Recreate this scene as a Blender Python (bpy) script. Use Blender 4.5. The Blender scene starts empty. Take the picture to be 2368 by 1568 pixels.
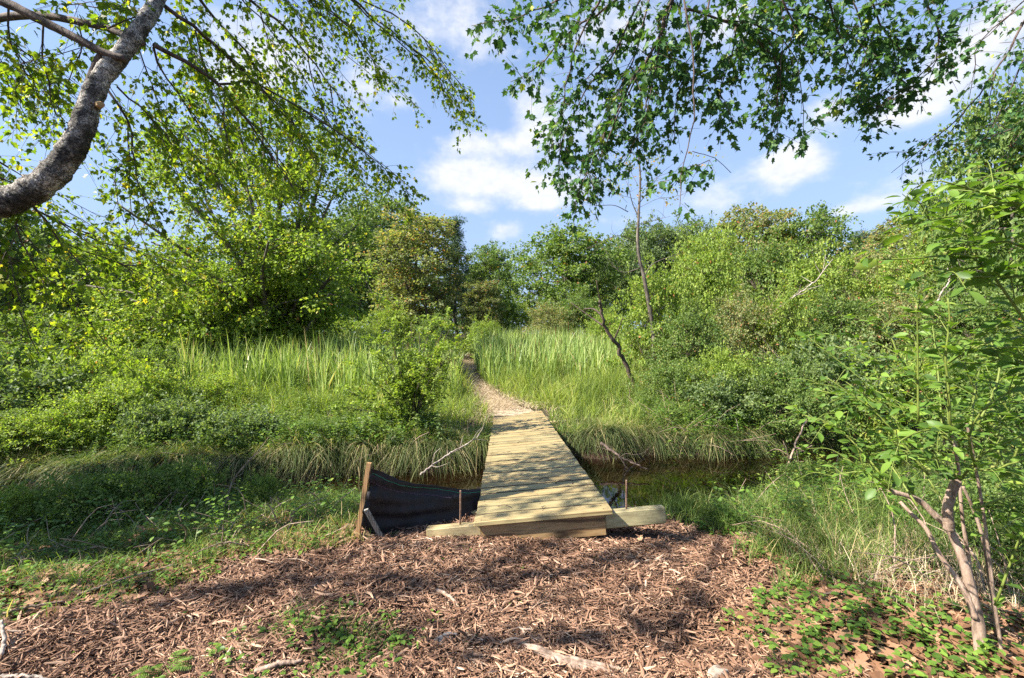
import bpy, math, random
import numpy as np
from mathutils import Matrix, Vector

# ------------------------------------------------------------------ camera, sky, sun, exposure
SC = bpy.context.scene
COL = SC.collection
CAM_Z = 1.8
F = 1025.7            # focal length and centre of the measuring grid used by P()
cam_d = bpy.data.cameras.new('camera')
cam_d.lens = 15.6; cam_d.sensor_width = 36; cam_d.clip_start = 0.05; cam_d.clip_end = 3000
cam = bpy.data.objects.new('camera', cam_d); COL.objects.link(cam)
cam.location = (0, 0, CAM_Z); cam.rotation_euler = (math.radians(90), 0, 0)
SC.camera = cam
SC.view_settings.view_transform = 'Standard'; SC.view_settings.look = 'None'
SC.view_settings.exposure = 1.72; SC.view_settings.gamma = 1
SC.cycles.max_bounces = 8; SC.cycles.transparent_max_bounces = 8
SC.cycles.transmission_bounces = 6; SC.cycles.diffuse_bounces = 4
SC.cycles.sample_clamp_indirect = 4; SC.cycles.use_denoising = False

SUN_TRAVEL = Vector((0.70, 0.24, -0.70)).normalized()      # the way the light travels
SUN_EL = math.asin(-SUN_TRAVEL.z)
SUN_AZ = math.atan2(-SUN_TRAVEL.x, -SUN_TRAVEL.y)
sun_d = bpy.data.lights.new('sun', 'SUN'); sun_d.energy = 4.8; sun_d.angle = math.radians(0.5)
sun_d.color = (1.0, 0.93, 0.82)
sun = bpy.data.objects.new('sun', sun_d); COL.objects.link(sun)
sun.rotation_euler = SUN_TRAVEL.to_track_quat('-Z', 'Y').to_euler()
sun.location = (-20, -6, 30)

world = bpy.data.worlds.new('World'); SC.world = world; world.use_nodes = True

# clouds as (azimuth deg, elevation deg, half width deg, half height deg, weight)
def az_el(u, v):
    x, z = (u - 1183.5) / F, (784 - v) / F
    return math.degrees(math.atan2(x, 1)), math.degrees(math.atan2(z, math.hypot(1, x)))
CLOUDS = []
for (u, v, ru, rv, w) in [(855, 190, 85, 55, .9), (930, 235, 40, 16, .5), (1235, 255, 55, 60, 1.0), (1120, 330, 100, 28, 1.0), (1060, 400, 75, 45, 1.1),
        (1180, 425, 150, 42, 1.1), (1290, 440, 90, 30, .9), (1080, 480, 60, 16, .8), (1165, 538, 50, 24, .9), (1810, 392, 100, 44, 1.2), (1835, 370, 50, 36, 1.1), (1915, 258, 62, 34, 1.1),
        (2075, 272, 85, 32, 1.1), (2230, 140, 110, 70, 1.1), (2130, 225, 70, 40, .8), (1430, 60, 180, 60, .9), (1030, 40, 150, 60, .8),
        (1120, 110, 60, 40, .5), (610, 110, 150, 80, 1.0), (540, 190, 100, 50, .8), (2040, 468, 80, 20, 1.0), (2100, 420, 120, 34, .6),
        (1640, 455, 70, 40, .55), (1945, 490, 45, 12, .8), (1300, 330, 110, 40, .6), (1700, 60, 90, 50, .9), (2330, 40, 90, 60, .8), (150, 440, 60, 20, .6), (1240, 474, 60, 14, .8),
        (1500, 500, 260, 30, .35), (1400, 250, 120, 60, .5), (900, 460, 70, 18, .5)]:
    a, e = az_el(u, v)
    ru2 = math.degrees(ru / F) * math.cos(math.radians(a)) ** 1.6
    rv2 = math.degrees(rv / F) * math.cos(math.radians(a))
    CLOUDS.append((a, e, ru2, rv2, w))

def build_world():
    nt = world.node_tree; N = nt.nodes; L = nt.links; N.clear()
    out = N.new('ShaderNodeOutputWorld'); bg = N.new('ShaderNodeBackground')
    sky = N.new('ShaderNodeTexSky'); sky.sky_type = 'NISHITA'; sky.sun_disc = False
    sky.sun_elevation = SUN_EL; sky.sun_rotation = SUN_AZ
    sky.air_density = 1.0; sky.dust_density = 0.4; sky.ozone_density = 3.0
    def M(op, a, b=None, c=None, clamp=False):
        n = N.new('ShaderNodeMath'); n.operation = op; n.use_clamp = clamp
        for i, q in enumerate((a, b, c)):
            if q is None: continue
            if isinstance(q, (int, float)): n.inputs[i].default_value = q
            else: L.new(q, n.inputs[i])
        return n.outputs[0]
    tc = N.new('ShaderNodeTexCoord'); sep = N.new('ShaderNodeSeparateXYZ')
    nrm = N.new('ShaderNodeVectorMath'); nrm.operation = 'NORMALIZE'
    L.new(tc.outputs['Generated'], nrm.inputs[0]); L.new(nrm.outputs[0], sep.inputs[0])
    x, y, z = sep.outputs
    az = M('MULTIPLY', M('ARCTAN2', x, y), 57.2958)
    el = M('MULTIPLY', M('ARCSINE', z), 57.2958)
    # puffy warp of the cloud edges
    comb = N.new('ShaderNodeCombineXYZ'); L.new(az, comb.inputs[0]); L.new(M('MULTIPLY', el, 1.5), comb.inputs[1])
    n1 = N.new('ShaderNodeTexNoise'); n1.inputs['Scale'].default_value = 0.22; n1.inputs['Detail'].default_value = 7; n1.inputs['Roughness'].default_value = 0.6
    L.new(comb.outputs[0], n1.inputs['Vector'])
    n2 = N.new('ShaderNodeTexNoise'); n2.inputs['Scale'].default_value = 0.7; n2.inputs['Detail'].default_value = 5; n2.inputs['Roughness'].default_value = 0.6
    L.new(comb.outputs[0], n2.inputs['Vector'])
    acc = None
    for (a, e, ra, re, w) in CLOUDS:
        dx = M('MULTIPLY', M('SUBTRACT', az, a), 1 / ra)
        dy = M('MULTIPLY', M('SUBTRACT', el, e), 1 / re)
        d2 = M('ADD', M('MULTIPLY', dx, dx), M('MULTIPLY', dy, dy))
        v = M('MULTIPLY', M('POWER', 2.718, M('MULTIPLY', d2, -1.0)), w)
        acc = v if acc is None else M('ADD', acc, v)
    acc = M('MINIMUM', acc, 1.3)
    dens = M('ADD', acc, M('MULTIPLY', M('SUBTRACT', n1.outputs[0], 0.5), 1.5))
    dens = M('ADD', dens, M('MULTIPLY', M('SUBTRACT', n2.outputs[0], 0.5), 0.45))
    mr = N.new('ShaderNodeMapRange'); mr.interpolation_type = 'SMOOTHSTEP'
    mr.inputs['From Min'].default_value = 0.20; mr.inputs['From Max'].default_value = 1.35
    L.new(dens, mr.inputs['Value'])
    veil = M('MULTIPLY', M('POWER', M('SUBTRACT', 1.0, M('MULTIPLY', el, 1 / 50.0), clamp=True), 0.8), 0.97)
    haze = N.new('ShaderNodeMix'); haze.data_type = 'RGBA'; haze.inputs[7].default_value = (1.75, 2.35, 3.6, 1)
    fac = M('MULTIPLY', mr.outputs[0], 0.95); L.new(veil, haze.inputs[0]); L.new(sky.outputs[0], haze.inputs[6])
    inten = M('ADD', 3.75, M('MULTIPLY', M('SUBTRACT', n2.outputs[0], 0.5), 1.2))
    cc = N.new('ShaderNodeCombineColor')
    L.new(M('MULTIPLY', inten, 0.97), cc.inputs[0]); L.new(M('MULTIPLY', inten, 0.99), cc.inputs[1]); L.new(M('MULTIPLY', inten, 1.05), cc.inputs[2])
    mix = N.new('ShaderNodeMix'); mix.data_type = 'RGBA'
    L.new(fac, mix.inputs['Factor']); L.new(haze.outputs[2], mix.inputs[6]); L.new(cc.outputs[0], mix.inputs[7])
    L.new(mix.outputs[2], bg.inputs[0]); bg.inputs[1].default_value = 0.085
    L.new(bg.outputs[0], out.inputs[0])
build_world()

# ------------------------------------------------------------------ helpers
def P(u, v, Y):
    return np.array([(u - 1183.5) / F * Y, Y, CAM_Z - (v - 784) / F * Y])

def norm(a):
    a = np.asarray(a, float)
    return a / np.maximum(np.linalg.norm(a, axis=-1, keepdims=True), 1e-9)

class Buf:
    """collects vertices, triangles, quads and one value per vertex"""
    def __init__(s): s.v = []; s.t = []; s.q = []; s.c = []; s.n = 0
    def add(s, v, f, tint):
        v = np.asarray(v, float); f = np.asarray(f, np.int64)
        s.v.append(v)
        if len(f): (s.t if f.shape[1] == 3 else s.q).append(f + s.n)
        s.c.append(np.broadcast_to(np.asarray(tint, float), (len(v),)).copy()); s.n += len(v)
    def extra(s, f):          # more faces on the block just added (absolute indices)
        (s.t if f.shape[1] == 3 else s.q).append(f)
    def mesh(s, name, mats, smooth=False):
        me = bpy.data.meshes.new(name)
        v = np.concatenate(s.v) if s.v else np.zeros((0, 3))
        T = np.concatenate(s.t) if s.t else np.zeros((0, 3), np.int64)
        Q = np.concatenate(s.q) if s.q else np.zeros((0, 4), np.int64)
        me.vertices.add(len(v)); me.vertices.foreach_set('co', v.astype(np.float32).ravel())
        loops = np.concatenate([T.ravel(), Q.ravel()])
        me.loops.add(len(loops)); me.loops.foreach_set('vertex_index', loops.astype(np.int32))
        st = np.concatenate([np.arange(len(T)) * 3, len(T) * 3 + np.arange(len(Q)) * 4])
        me.polygons.add(len(st)); me.polygons.foreach_set('loop_start', st.astype(np.int32))
        me.polygons.foreach_set('use_smooth', np.full(len(st), bool(smooth)))
        me.update(calc_edges=True)
        at = me.attributes.new('tint', 'FLOAT', 'POINT')
        at.data.foreach_set('value', np.concatenate(s.c).astype(np.float32))
        for m in (mats if isinstance(mats, (list, tuple)) else [mats]): me.materials.append(m)
        return me

def obj(name, me, parent=None, label=None, cat=None, group=None, kind=None, loc=None):
    if isinstance(me, tuple): me = me[0].mesh(name, me[1], me[2] if len(me) > 2 else False)
    o = bpy.data.objects.new(name, me); COL.objects.link(o)
    if parent is not None: o.parent = parent
    return tag(o, label, cat, group, kind, loc)

def tag(o, label=None, cat=None, group=None, kind=None, loc=None):
    if label: o['label'] = label
    if cat: o['category'] = cat
    if group: o['group'] = group
    if kind: o['kind'] = kind
    if loc is not None: o.location = loc
    return o

def empty(name, label, cat, loc=(0, 0, 0), group=None):
    o = bpy.data.objects.new(name, None); COL.objects.link(o); o.empty_display_size = 0.2
    return tag(o, label, cat, group, None, loc)

def smooth01(t):
    t = np.clip(t, 0, 1); return t * t * (3 - 2 * t)

def spline(pts, n):
    p = np.asarray(pts, float)
    if len(p) < 3:
        t = np.linspace(0, 1, n)[:, None]; return p[0] * (1 - t) + p[-1] * t
    q = np.vstack([2 * p[0] - p[1], p, 2 * p[-1] - p[-2]])
    seg = np.linspace(0, len(p) - 1 - 1e-6, n); i = seg.astype(int); t = (seg - i)[:, None]
    a, b, c, d = q[i], q[i + 1], q[i + 2], q[i + 3]
    return 0.5 * ((2 * b) + (-a + c) * t + (2 * a - 5 * b + 4 * c - d) * t ** 2 + (-a + 3 * b - 3 * c + d) * t ** 3)

def tube(buf, pts, rad, sides=6, tint=0.5, cap=True, rough=0.0, rng=None):
    p = np.asarray(pts, float); n = len(p)
    r = np.interp(np.linspace(0, 1, n), np.linspace(0, 1, len(np.atleast_1d(rad))), np.atleast_1d(rad)) if np.ndim(rad) else np.full(n, rad)
    tan = norm(np.gradient(p, axis=0))
    ref = np.array([0.0, 0, 1]) if abs(tan[0, 2]) < 0.9 else np.array([1.0, 0, 0])
    fr = np.zeros((n, 3)); fr[0] = norm(np.cross(tan[0], ref))
    for k in range(1, n):
        w = fr[k - 1] - tan[k] * np.dot(fr[k - 1], tan[k]); fr[k] = norm(w)
    b = np.cross(tan, fr)
    a = np.arange(sides) / sides * 2 * np.pi
    rr = r[:, None] * np.ones((1, sides))
    if rough and rng is not None: rr = rr * (1 + rng.normal(0, rough, rr.shape))
    v = p[:, None, :] + rr[..., None] * (np.cos(a)[None, :, None] * fr[:, None, :] + np.sin(a)[None, :, None] * b[:, None, :])
    i = np.arange(n - 1)[:, None] * sides; j = np.arange(sides)[None, :]; j2 = (j + 1) % sides
    f = np.stack([i + j, i + j2, i + sides + j2, i + sides + j], -1).reshape(-1, 4)
    n0 = buf.n
    vv = v.reshape(-1, 3)
    if cap:
        vv = np.vstack([vv, p[0], p[-1]])
        buf.add(vv, f, tint)
        jj = np.arange(sides); k0 = n0 + n * sides; base = n0 + (n - 1) * sides
        buf.extra(np.stack([n0 + (jj + 1) % sides, n0 + jj, np.full(sides, k0)], -1))
        buf.extra(np.stack([base + jj, base + (jj + 1) % sides, np.full(sides, k0 + 1)], -1))
    else: buf.add(vv, f, tint)

def box(buf, x0, x1, y0, y1, z0, z1, tint=0.5, bev=0.0):
    """a box with a small chamfer on every edge running along x"""
    if bev <= 0:
        v = np.array([[x, y, z] for x in (x0, x1) for y in (y0, y1) for z in (z0, z1)])
        f = np.array([[0, 1, 3, 2], [4, 6, 7, 5], [0, 4, 5, 1], [2, 3, 7, 6], [0, 2, 6, 4], [1, 5, 7, 3]])
        buf.add(v, f, tint); return
    b = bev
    prof = [(y0 + b, z0), (y1 - b, z0), (y1, z0 + b), (y1, z1 - b), (y1 - b, z1), (y0 + b, z1), (y0, z1 - b), (y0, z0 + b)]
    v = []
    for x, s in ((x0, b), (x0 + b, 0), (x1 - b, 0), (x1, b)):
        cy, cz = (y0 + y1) / 2, (z0 + z1) / 2
        for (y, z) in prof:
            v.append([x, y - np.sign(y - cy) * s * 0.6, z - np.sign(z - cz) * s * 0.6])
    f = []
    for k in range(3):
        for j in range(8):
            f.append([k * 8 + j, (k + 1) * 8 + j, (k + 1) * 8 + (j + 1) % 8, k * 8 + (j + 1) % 8])
    n0 = buf.n; buf.add(np.array(v), np.array(f), tint)
    for o_, s in ((0, 1), (24, -1)):
        for q in ([0, 1, 2, 3], [0, 3, 4, 7], [4, 5, 6, 7]):
            buf.extra(np.array([[n0 + o_ + k for k in (q if s > 0 else q[::-1])]]))

# leaf shapes: vertices (x across, y along, z up), faces
DIAMOND = (np.array([[0, 0, 0], [.34, .48, .09], [0, 1, -.03], [-.34, .48, .09]]), np.array([[0, 1, 2, 3]]))
def _ovate():
    ys = [0, .22, .5, .78, 1.0]; ws = [0.03, .19, .25, .16, .01]; zc = [0, .0, -.01, -.04, -.12]
    v = []
    for y, w, z in zip(ys, ws, zc): v += [[-w, y, z + w * .28], [0, y, z], [w, y, z + w * .28]]
    f = []
    for k in range(4):
        a = 3 * k; f += [[a, a + 1, a + 4, a + 3], [a + 1, a + 2, a + 5, a + 4]]
    return np.array(v), np.array(f)
OVATE = _ovate()
def _maple():
    o = [(0, 0), (.20, -.02), (.42, .16), (.30, .30), (.52, .58), (.26, .56), (.17, .66), (.0, 1.0), (-.17, .66), (-.26, .56), (-.52, .58), (-.30, .30), (-.42, .16), (-.20, -.02)]
    v = [[x, y, abs(x) * .22 - (y - .4) ** 2 * .12] for x, y in o] + [[0, .38, -.02]]
    n = len(o); f = [[i, (i + 1) % n, n] for i in range(n)]
    return np.array(v), np.array(f)
MAPLE = _maple()
def _fern():
    v = [[0, 0, 0], [.2, .18, .02], [.07, .26, 0], [.24, .44, .02], [.06, .52, 0], [.16, .72, 0], [0, 1, -.08], [-.16, .72, 0], [-.06, .52, 0], [-.24, .44, .02], [-.07, .26, 0], [-.2, .18, .02], [0, .4, -.01]]
    n = 12; return np.array(v), np.array([[i, (i + 1) % n, n] for i in range(n)])
LOBED = _fern()

def leaves(buf, tmpl, pos, ydir, nrm, size, tint, wid=1.0):
    tv, tf = tmpl; n = len(pos)
    if n == 0: return
    y = norm(ydir); x = norm(np.cross(y, nrm)); z = np.cross(x, y)
    size = np.broadcast_to(np.asarray(size, float), (n,)); wid = np.broadcast_to(np.asarray(wid, float), (n,))
    v = pos[:, None, :] + size[:, None, None] * (tv[None, :, 0, None] * wid[:, None, None] * x[:, None, :] + tv[None, :, 1, None] * y[:, None, :] + tv[None, :, 2, None] * z[:, None, :])
    m = len(tv)
    f = tf[None] + (np.arange(n) * m)[:, None, None]
    buf.add(v.reshape(-1, 3), f.reshape(-1, tf.shape[1]), np.repeat(np.broadcast_to(tint, (n,)), m))

def blades(buf, rng, base, height, width, lean, tint, seg=3, droop=0.5, heading=None):
    """grass blades or reeds: tapering bent ribbons"""
    n = len(base)
    h = np.broadcast_to(height, (n,)); w = np.broadcast_to(width, (n,)); ln = np.broadcast_to(lean, (n,))
    a = rng.uniform(0, 2 * np.pi, n) if heading is None else heading
    d = np.stack([np.cos(a), np.sin(a), np.zeros(n)], -1)
    b = rng.uniform(0, 2 * np.pi, n); side = np.stack([np.cos(b), np.sin(b), np.zeros(n)], -1)
    rows = []
    for k in range(seg + 1):
        t = k / seg
        off = ln * h * (t ** 1.9)
        z = h * (t - droop * ln * t ** 3)
        c = base + d * off[:, None] + np.array([0, 0, 1.0]) * z[:, None]
        ww = w * (1 - t) ** 0.6 * (0.75 + 0.5 * min(t * 3, 1) * 0.5)
        if k == seg: rows.append(c[:, None, :])
        else: rows.append(np.stack([c - side * ww[:, None] / 2, c + side * ww[:, None] / 2], 1))
    v = np.concatenate(rows, 1); m = v.shape[1]
    q = np.array([[2 * k, 2 * k + 1, 2 * k + 3, 2 * k + 2] for k in range(seg - 1)]) if seg > 1 else np.zeros((0, 4), int)
    t3 = np.array([[2 * (seg - 1), 2 * (seg - 1) + 1, 2 * seg]])
    n0 = buf.n; o = (np.arange(n) * m)[:, None, None]
    buf.add(v.reshape(-1, 3), (q[None] + o).reshape(-1, 4), np.repeat(np.broadcast_to(tint, (n,)), m))
    buf.extra((t3[None] + o).reshape(-1, 3) + n0)

# ------------------------------------------------------------------ materials
def new_mat(name):
    m = bpy.data.materials.new(name); m.use_nodes = True
    nt = m.node_tree; return m, nt, nt.nodes, nt.links, nt.nodes['Principled BSDF']

def ramp(N, stops, interp='LINEAR'):
    r = N.new('ShaderNodeValToRGB'); e = r.color_ramp.elements; r.color_ramp.interpolation = interp
    while len(e) > 1: e.remove(e[0])
    e[0].position = stops[0][0]; e[0].color = (*stops[0][1], 1)
    for p, c in stops[1:]:
        k = e.new(p); k.color = (*c, 1)
    return r

def leaf_mat(name, stops, trans=0.42, rough=0.5, spec=0.22, noise=0.0):
    if trans > .15: stops = [(p, tuple(min(.6, q * 1.3) for q in c)) for p, c in stops]
    m, nt, N, L, bs = new_mat(name)
    at = N.new('ShaderNodeAttribute'); at.attribute_name = 'tint'
    r = ramp(N, stops); L.new(at.outputs['Fac'], r.inputs[0])
    L.new(r.outputs[0], bs.inputs['Base Color'])
    bs.inputs['Roughness'].default_value = rough; bs.inputs['Specular IOR Level'].default_value = spec
    tr = N.new('ShaderNodeBsdfTranslucent')
    g = N.new('ShaderNodeMix'); g.data_type = 'RGBA'; g.blend_type = 'MULTIPLY'; g.inputs[0].default_value = 1
    L.new(r.outputs[0], g.inputs[6]); g.inputs[7].default_value = (1.45, 1.5, 0.55, 1)
    L.new(g.outputs[2], tr.inputs[0])
    mx = N.new('ShaderNodeMixShader'); mx.inputs[0].default_value = trans
    L.new(bs.outputs[0], mx.inputs[1]); L.new(tr.outputs[0], mx.inputs[2])
    L.new(mx.outputs[0], N['Material Output'].inputs[0])
    return m

def bark_mat(name, c1, c2, c3, scale=9, stretch=(1, 1, .35), bump=.6):
    m, nt, N, L, bs = new_mat(name)
    tc = N.new('ShaderNodeTexCoord'); mp = N.new('ShaderNodeMapping'); mp.inputs['Scale'].default_value = stretch
    L.new(tc.outputs['Object'], mp.inputs[0])
    n = N.new('ShaderNodeTexNoise'); n.inputs['Scale'].default_value = scale; n.inputs['Detail'].default_value = 8; n.inputs['Roughness'].default_value = .7
    L.new(mp.outputs[0], n.inputs['Vector'])
    r = ramp(N, [(.36, c1), (.5, c2), (.66, c3)]); L.new(n.outputs[0], r.inputs[0])
    L.new(r.outputs[0], bs.inputs['Base Color']); bs.inputs['Roughness'].default_value = .85
    b = N.new('ShaderNodeBump'); b.inputs['Strength'].default_value = bump; b.inputs['Distance'].default_value = .02
    L.new(n.outputs[0], b.inputs['Height']); L.new(b.outputs[0], bs.inputs['Normal'])
    return m

G = lambda r, g, b: (r, g, b)
M_oak = leaf_mat('dark_green_leaf', [(0, G(.045, .08, .032)), (.5, G(.10, .145, .058)), (.85, G(.17, .215, .09)), (.97, G(.13, .15, .05)), (1, G(.20, .10, .04))])
M_mid = leaf_mat('mid_green_leaf', [(0, G(.045, .085, .022)), (.5, G(.10, .155, .04)), (.88, G(.18, .235, .07)), (.96, G(.20, .21, .06)), (1, G(.24, .11, .05))])
M_lime = leaf_mat('yellow_green_leaf', [(0, G(.07, .12, .022)), (.5, G(.155, .22, .04)), (.88, G(.26, .32, .075)), (.97, G(.28, .26, .05)), (1, G(.3, .12, .05))])
M_olive = leaf_mat('olive_russet_leaf', [(0, G(.075, .105, .04)), (.45, G(.15, .18, .07)), (.75, G(.23, .23, .10)), (.93, G(.30, .19, .10)), (1, G(.32, .13, .06))])
M_pine = leaf_mat('pine_needle', [(0, G(.03, .06, .03)), (.6, G(.06, .10, .05)), (1, G(.11, .14, .07))], trans=.2)
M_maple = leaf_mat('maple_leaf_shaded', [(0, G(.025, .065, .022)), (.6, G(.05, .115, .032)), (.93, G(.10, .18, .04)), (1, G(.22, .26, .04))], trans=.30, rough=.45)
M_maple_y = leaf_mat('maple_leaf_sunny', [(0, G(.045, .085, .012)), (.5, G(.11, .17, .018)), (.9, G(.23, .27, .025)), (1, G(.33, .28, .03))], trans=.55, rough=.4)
M_broad = leaf_mat('broad_shrub_leaf', [(0, G(.035, .07, .016)), (.5, G(.09, .165, .028)), (.92, G(.16, .25, .042)), (1, G(.27, .28, .06))], trans=.42, rough=.45, spec=.3)
M_grass = leaf_mat('marsh_grass_blade', [(0, G(.035, .065, .016)), (.5, G(.155, .205, .05)), (.85, G(.27, .33, .06)), (1, G(.42, .37, .16))], trans=.4, rough=.5)
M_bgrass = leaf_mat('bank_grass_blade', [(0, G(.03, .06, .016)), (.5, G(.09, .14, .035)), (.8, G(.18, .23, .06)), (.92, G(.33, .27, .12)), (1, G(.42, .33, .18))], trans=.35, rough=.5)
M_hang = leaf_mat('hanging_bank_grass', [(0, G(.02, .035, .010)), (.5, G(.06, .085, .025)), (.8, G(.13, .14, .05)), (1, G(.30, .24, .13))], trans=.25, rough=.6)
M_cat = leaf_mat('cattail_blade', [(0, G(.05, .10, .025)), (.45, G(.17, .24, .07)), (.8, G(.32, .38, .14)), (.93, G(.45, .40, .2)), (1, G(.3, .19, .1))], trans=.3, rough=.4)
M_straw = leaf_mat('dry_straw', [(0, G(.2, .13, .08)), (.5, G(.42, .32, .20)), (1, G(.62, .52, .37))], trans=.1, rough=.7)
M_dead = leaf_mat('dead_leaf', [(0, G(.07, .035, .02)), (.5, G(.2, .105, .06)), (.9, G(.34, .2, .12)), (1, G(.45, .3, .18))], trans=.12, rough=.6)
M_chip = leaf_mat('shredded_bark', [(0, G(.03, .015, .010)), (.35, G(.14, .075, .046)), (.7, G(.31, .18, .115)), (.94, G(.48, .32, .215)), (1, G(.6, .46, .34))], trans=0.02, rough=.75, spec=.25)
M_bark = bark_mat('grey_bark', (.025, .02, .016), (.085, .068, .052), (.19, .16, .13))
def flaky(name):
    m, nt, N, L, bs = new_mat(name)
    tc = N.new('ShaderNodeTexCoord')
    n0 = N.new('ShaderNodeTexNoise'); n0.inputs['Scale'].default_value = 14; n0.inputs['Detail'].default_value = 6; L.new(tc.outputs['Object'], n0.inputs['Vector'])
    mixv = N.new('ShaderNodeMix'); mixv.data_type = 'RGBA'; mixv.inputs[0].default_value = .30; L.new(tc.outputs['Object'], mixv.inputs[6]); L.new(n0.outputs['Color'], mixv.inputs[7])
    vo = N.new('ShaderNodeTexVoronoi'); vo.feature = 'DISTANCE_TO_EDGE'; vo.inputs['Scale'].default_value = 34; L.new(mixv.outputs[2], vo.inputs['Vector'])
    vc = N.new('ShaderNodeTexVoronoi'); vc.inputs['Scale'].default_value = 26; L.new(mixv.outputs[2], vc.inputs['Vector'])
    n1 = N.new('ShaderNodeTexNoise'); n1.inputs['Scale'].default_value = 5; n1.inputs['Detail'].default_value = 9; n1.inputs['Roughness'].default_value = .7; L.new(tc.outputs['Object'], n1.inputs['Vector'])
    r1 = ramp(N, [(.36, (.03, .026, .022)), (.45, (.11, .098, .085)), (.51, (.30, .275, .245)), (.58, (.6, .57, .53))]); L.new(n1.outputs[0], r1.inputs[0])
    r2 = ramp(N, [(0, (.16, .14, .12)), (.09, (1, 1, 1))]); L.new(vo.outputs['Distance'], r2.inputs[0])
    r3 = ramp(N, [(0, (.6, .6, .58)), (1, (1.15, 1.12, 1.08))]); L.new(vc.outputs['Color'], r3.inputs[0])
    a = N.new('ShaderNodeMix'); a.data_type = 'RGBA'; a.blend_type = 'MULTIPLY'; a.inputs[0].default_value = .85; L.new(r1.outputs[0], a.inputs[6]); L.new(r2.outputs[0], a.inputs[7])
    c = N.new('ShaderNodeMix'); c.data_type = 'RGBA'; c.blend_type = 'MULTIPLY'; c.inputs[0].default_value = 1; L.new(a.outputs[2], c.inputs[6]); L.new(r3.outputs[0], c.inputs[7])
    L.new(c.outputs[2], bs.inputs['Base Color']); bs.inputs['Roughness'].default_value = .85
    hm = N.new('ShaderNodeMath'); hm.operation = 'ADD'; L.new(r2.outputs[0], hm.inputs[0]); L.new(n0.outputs[0], hm.inputs[1])
    b = N.new('ShaderNodeBump'); b.inputs['Strength'].default_value = 1.0; b.inputs['Distance'].default_value = .02; L.new(hm.outputs[0], b.inputs['Height']); L.new(b.outputs[0], bs.inputs['Normal'])
    return m
M_birch = flaky('pale_flaking_bark')
M_birch_old = bark_mat('grey_flaking_bark', (.035, .025, .02), (.20, .17, .145), (.52, .47, .42), scale=11, stretch=(1, 1, 1), bump=1.0)
M_twig = bark_mat('brown_twig', (.03, .02, .016), (.075, .05, .038), (.15, .11, .09), scale=20)
M_palebark = bark_mat('tan_shrub_bark', (.12, .08, .055), (.27, .19, .14), (.42, .32, .25), scale=26, stretch=(1, 1, .3), bump=.4)
M_deadwood = bark_mat('bleached_wood', (.1, .075, .06), (.3, .25, .21), (.52, .46, .4), scale=14, stretch=(1, 1, .5))

def stem_mat():
    return leaf_mat('green_stem', [(0, G(.10, .14, .03)), (1, G(.2, .24, .05))], trans=.05)
M_stem = stem_mat()

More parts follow.
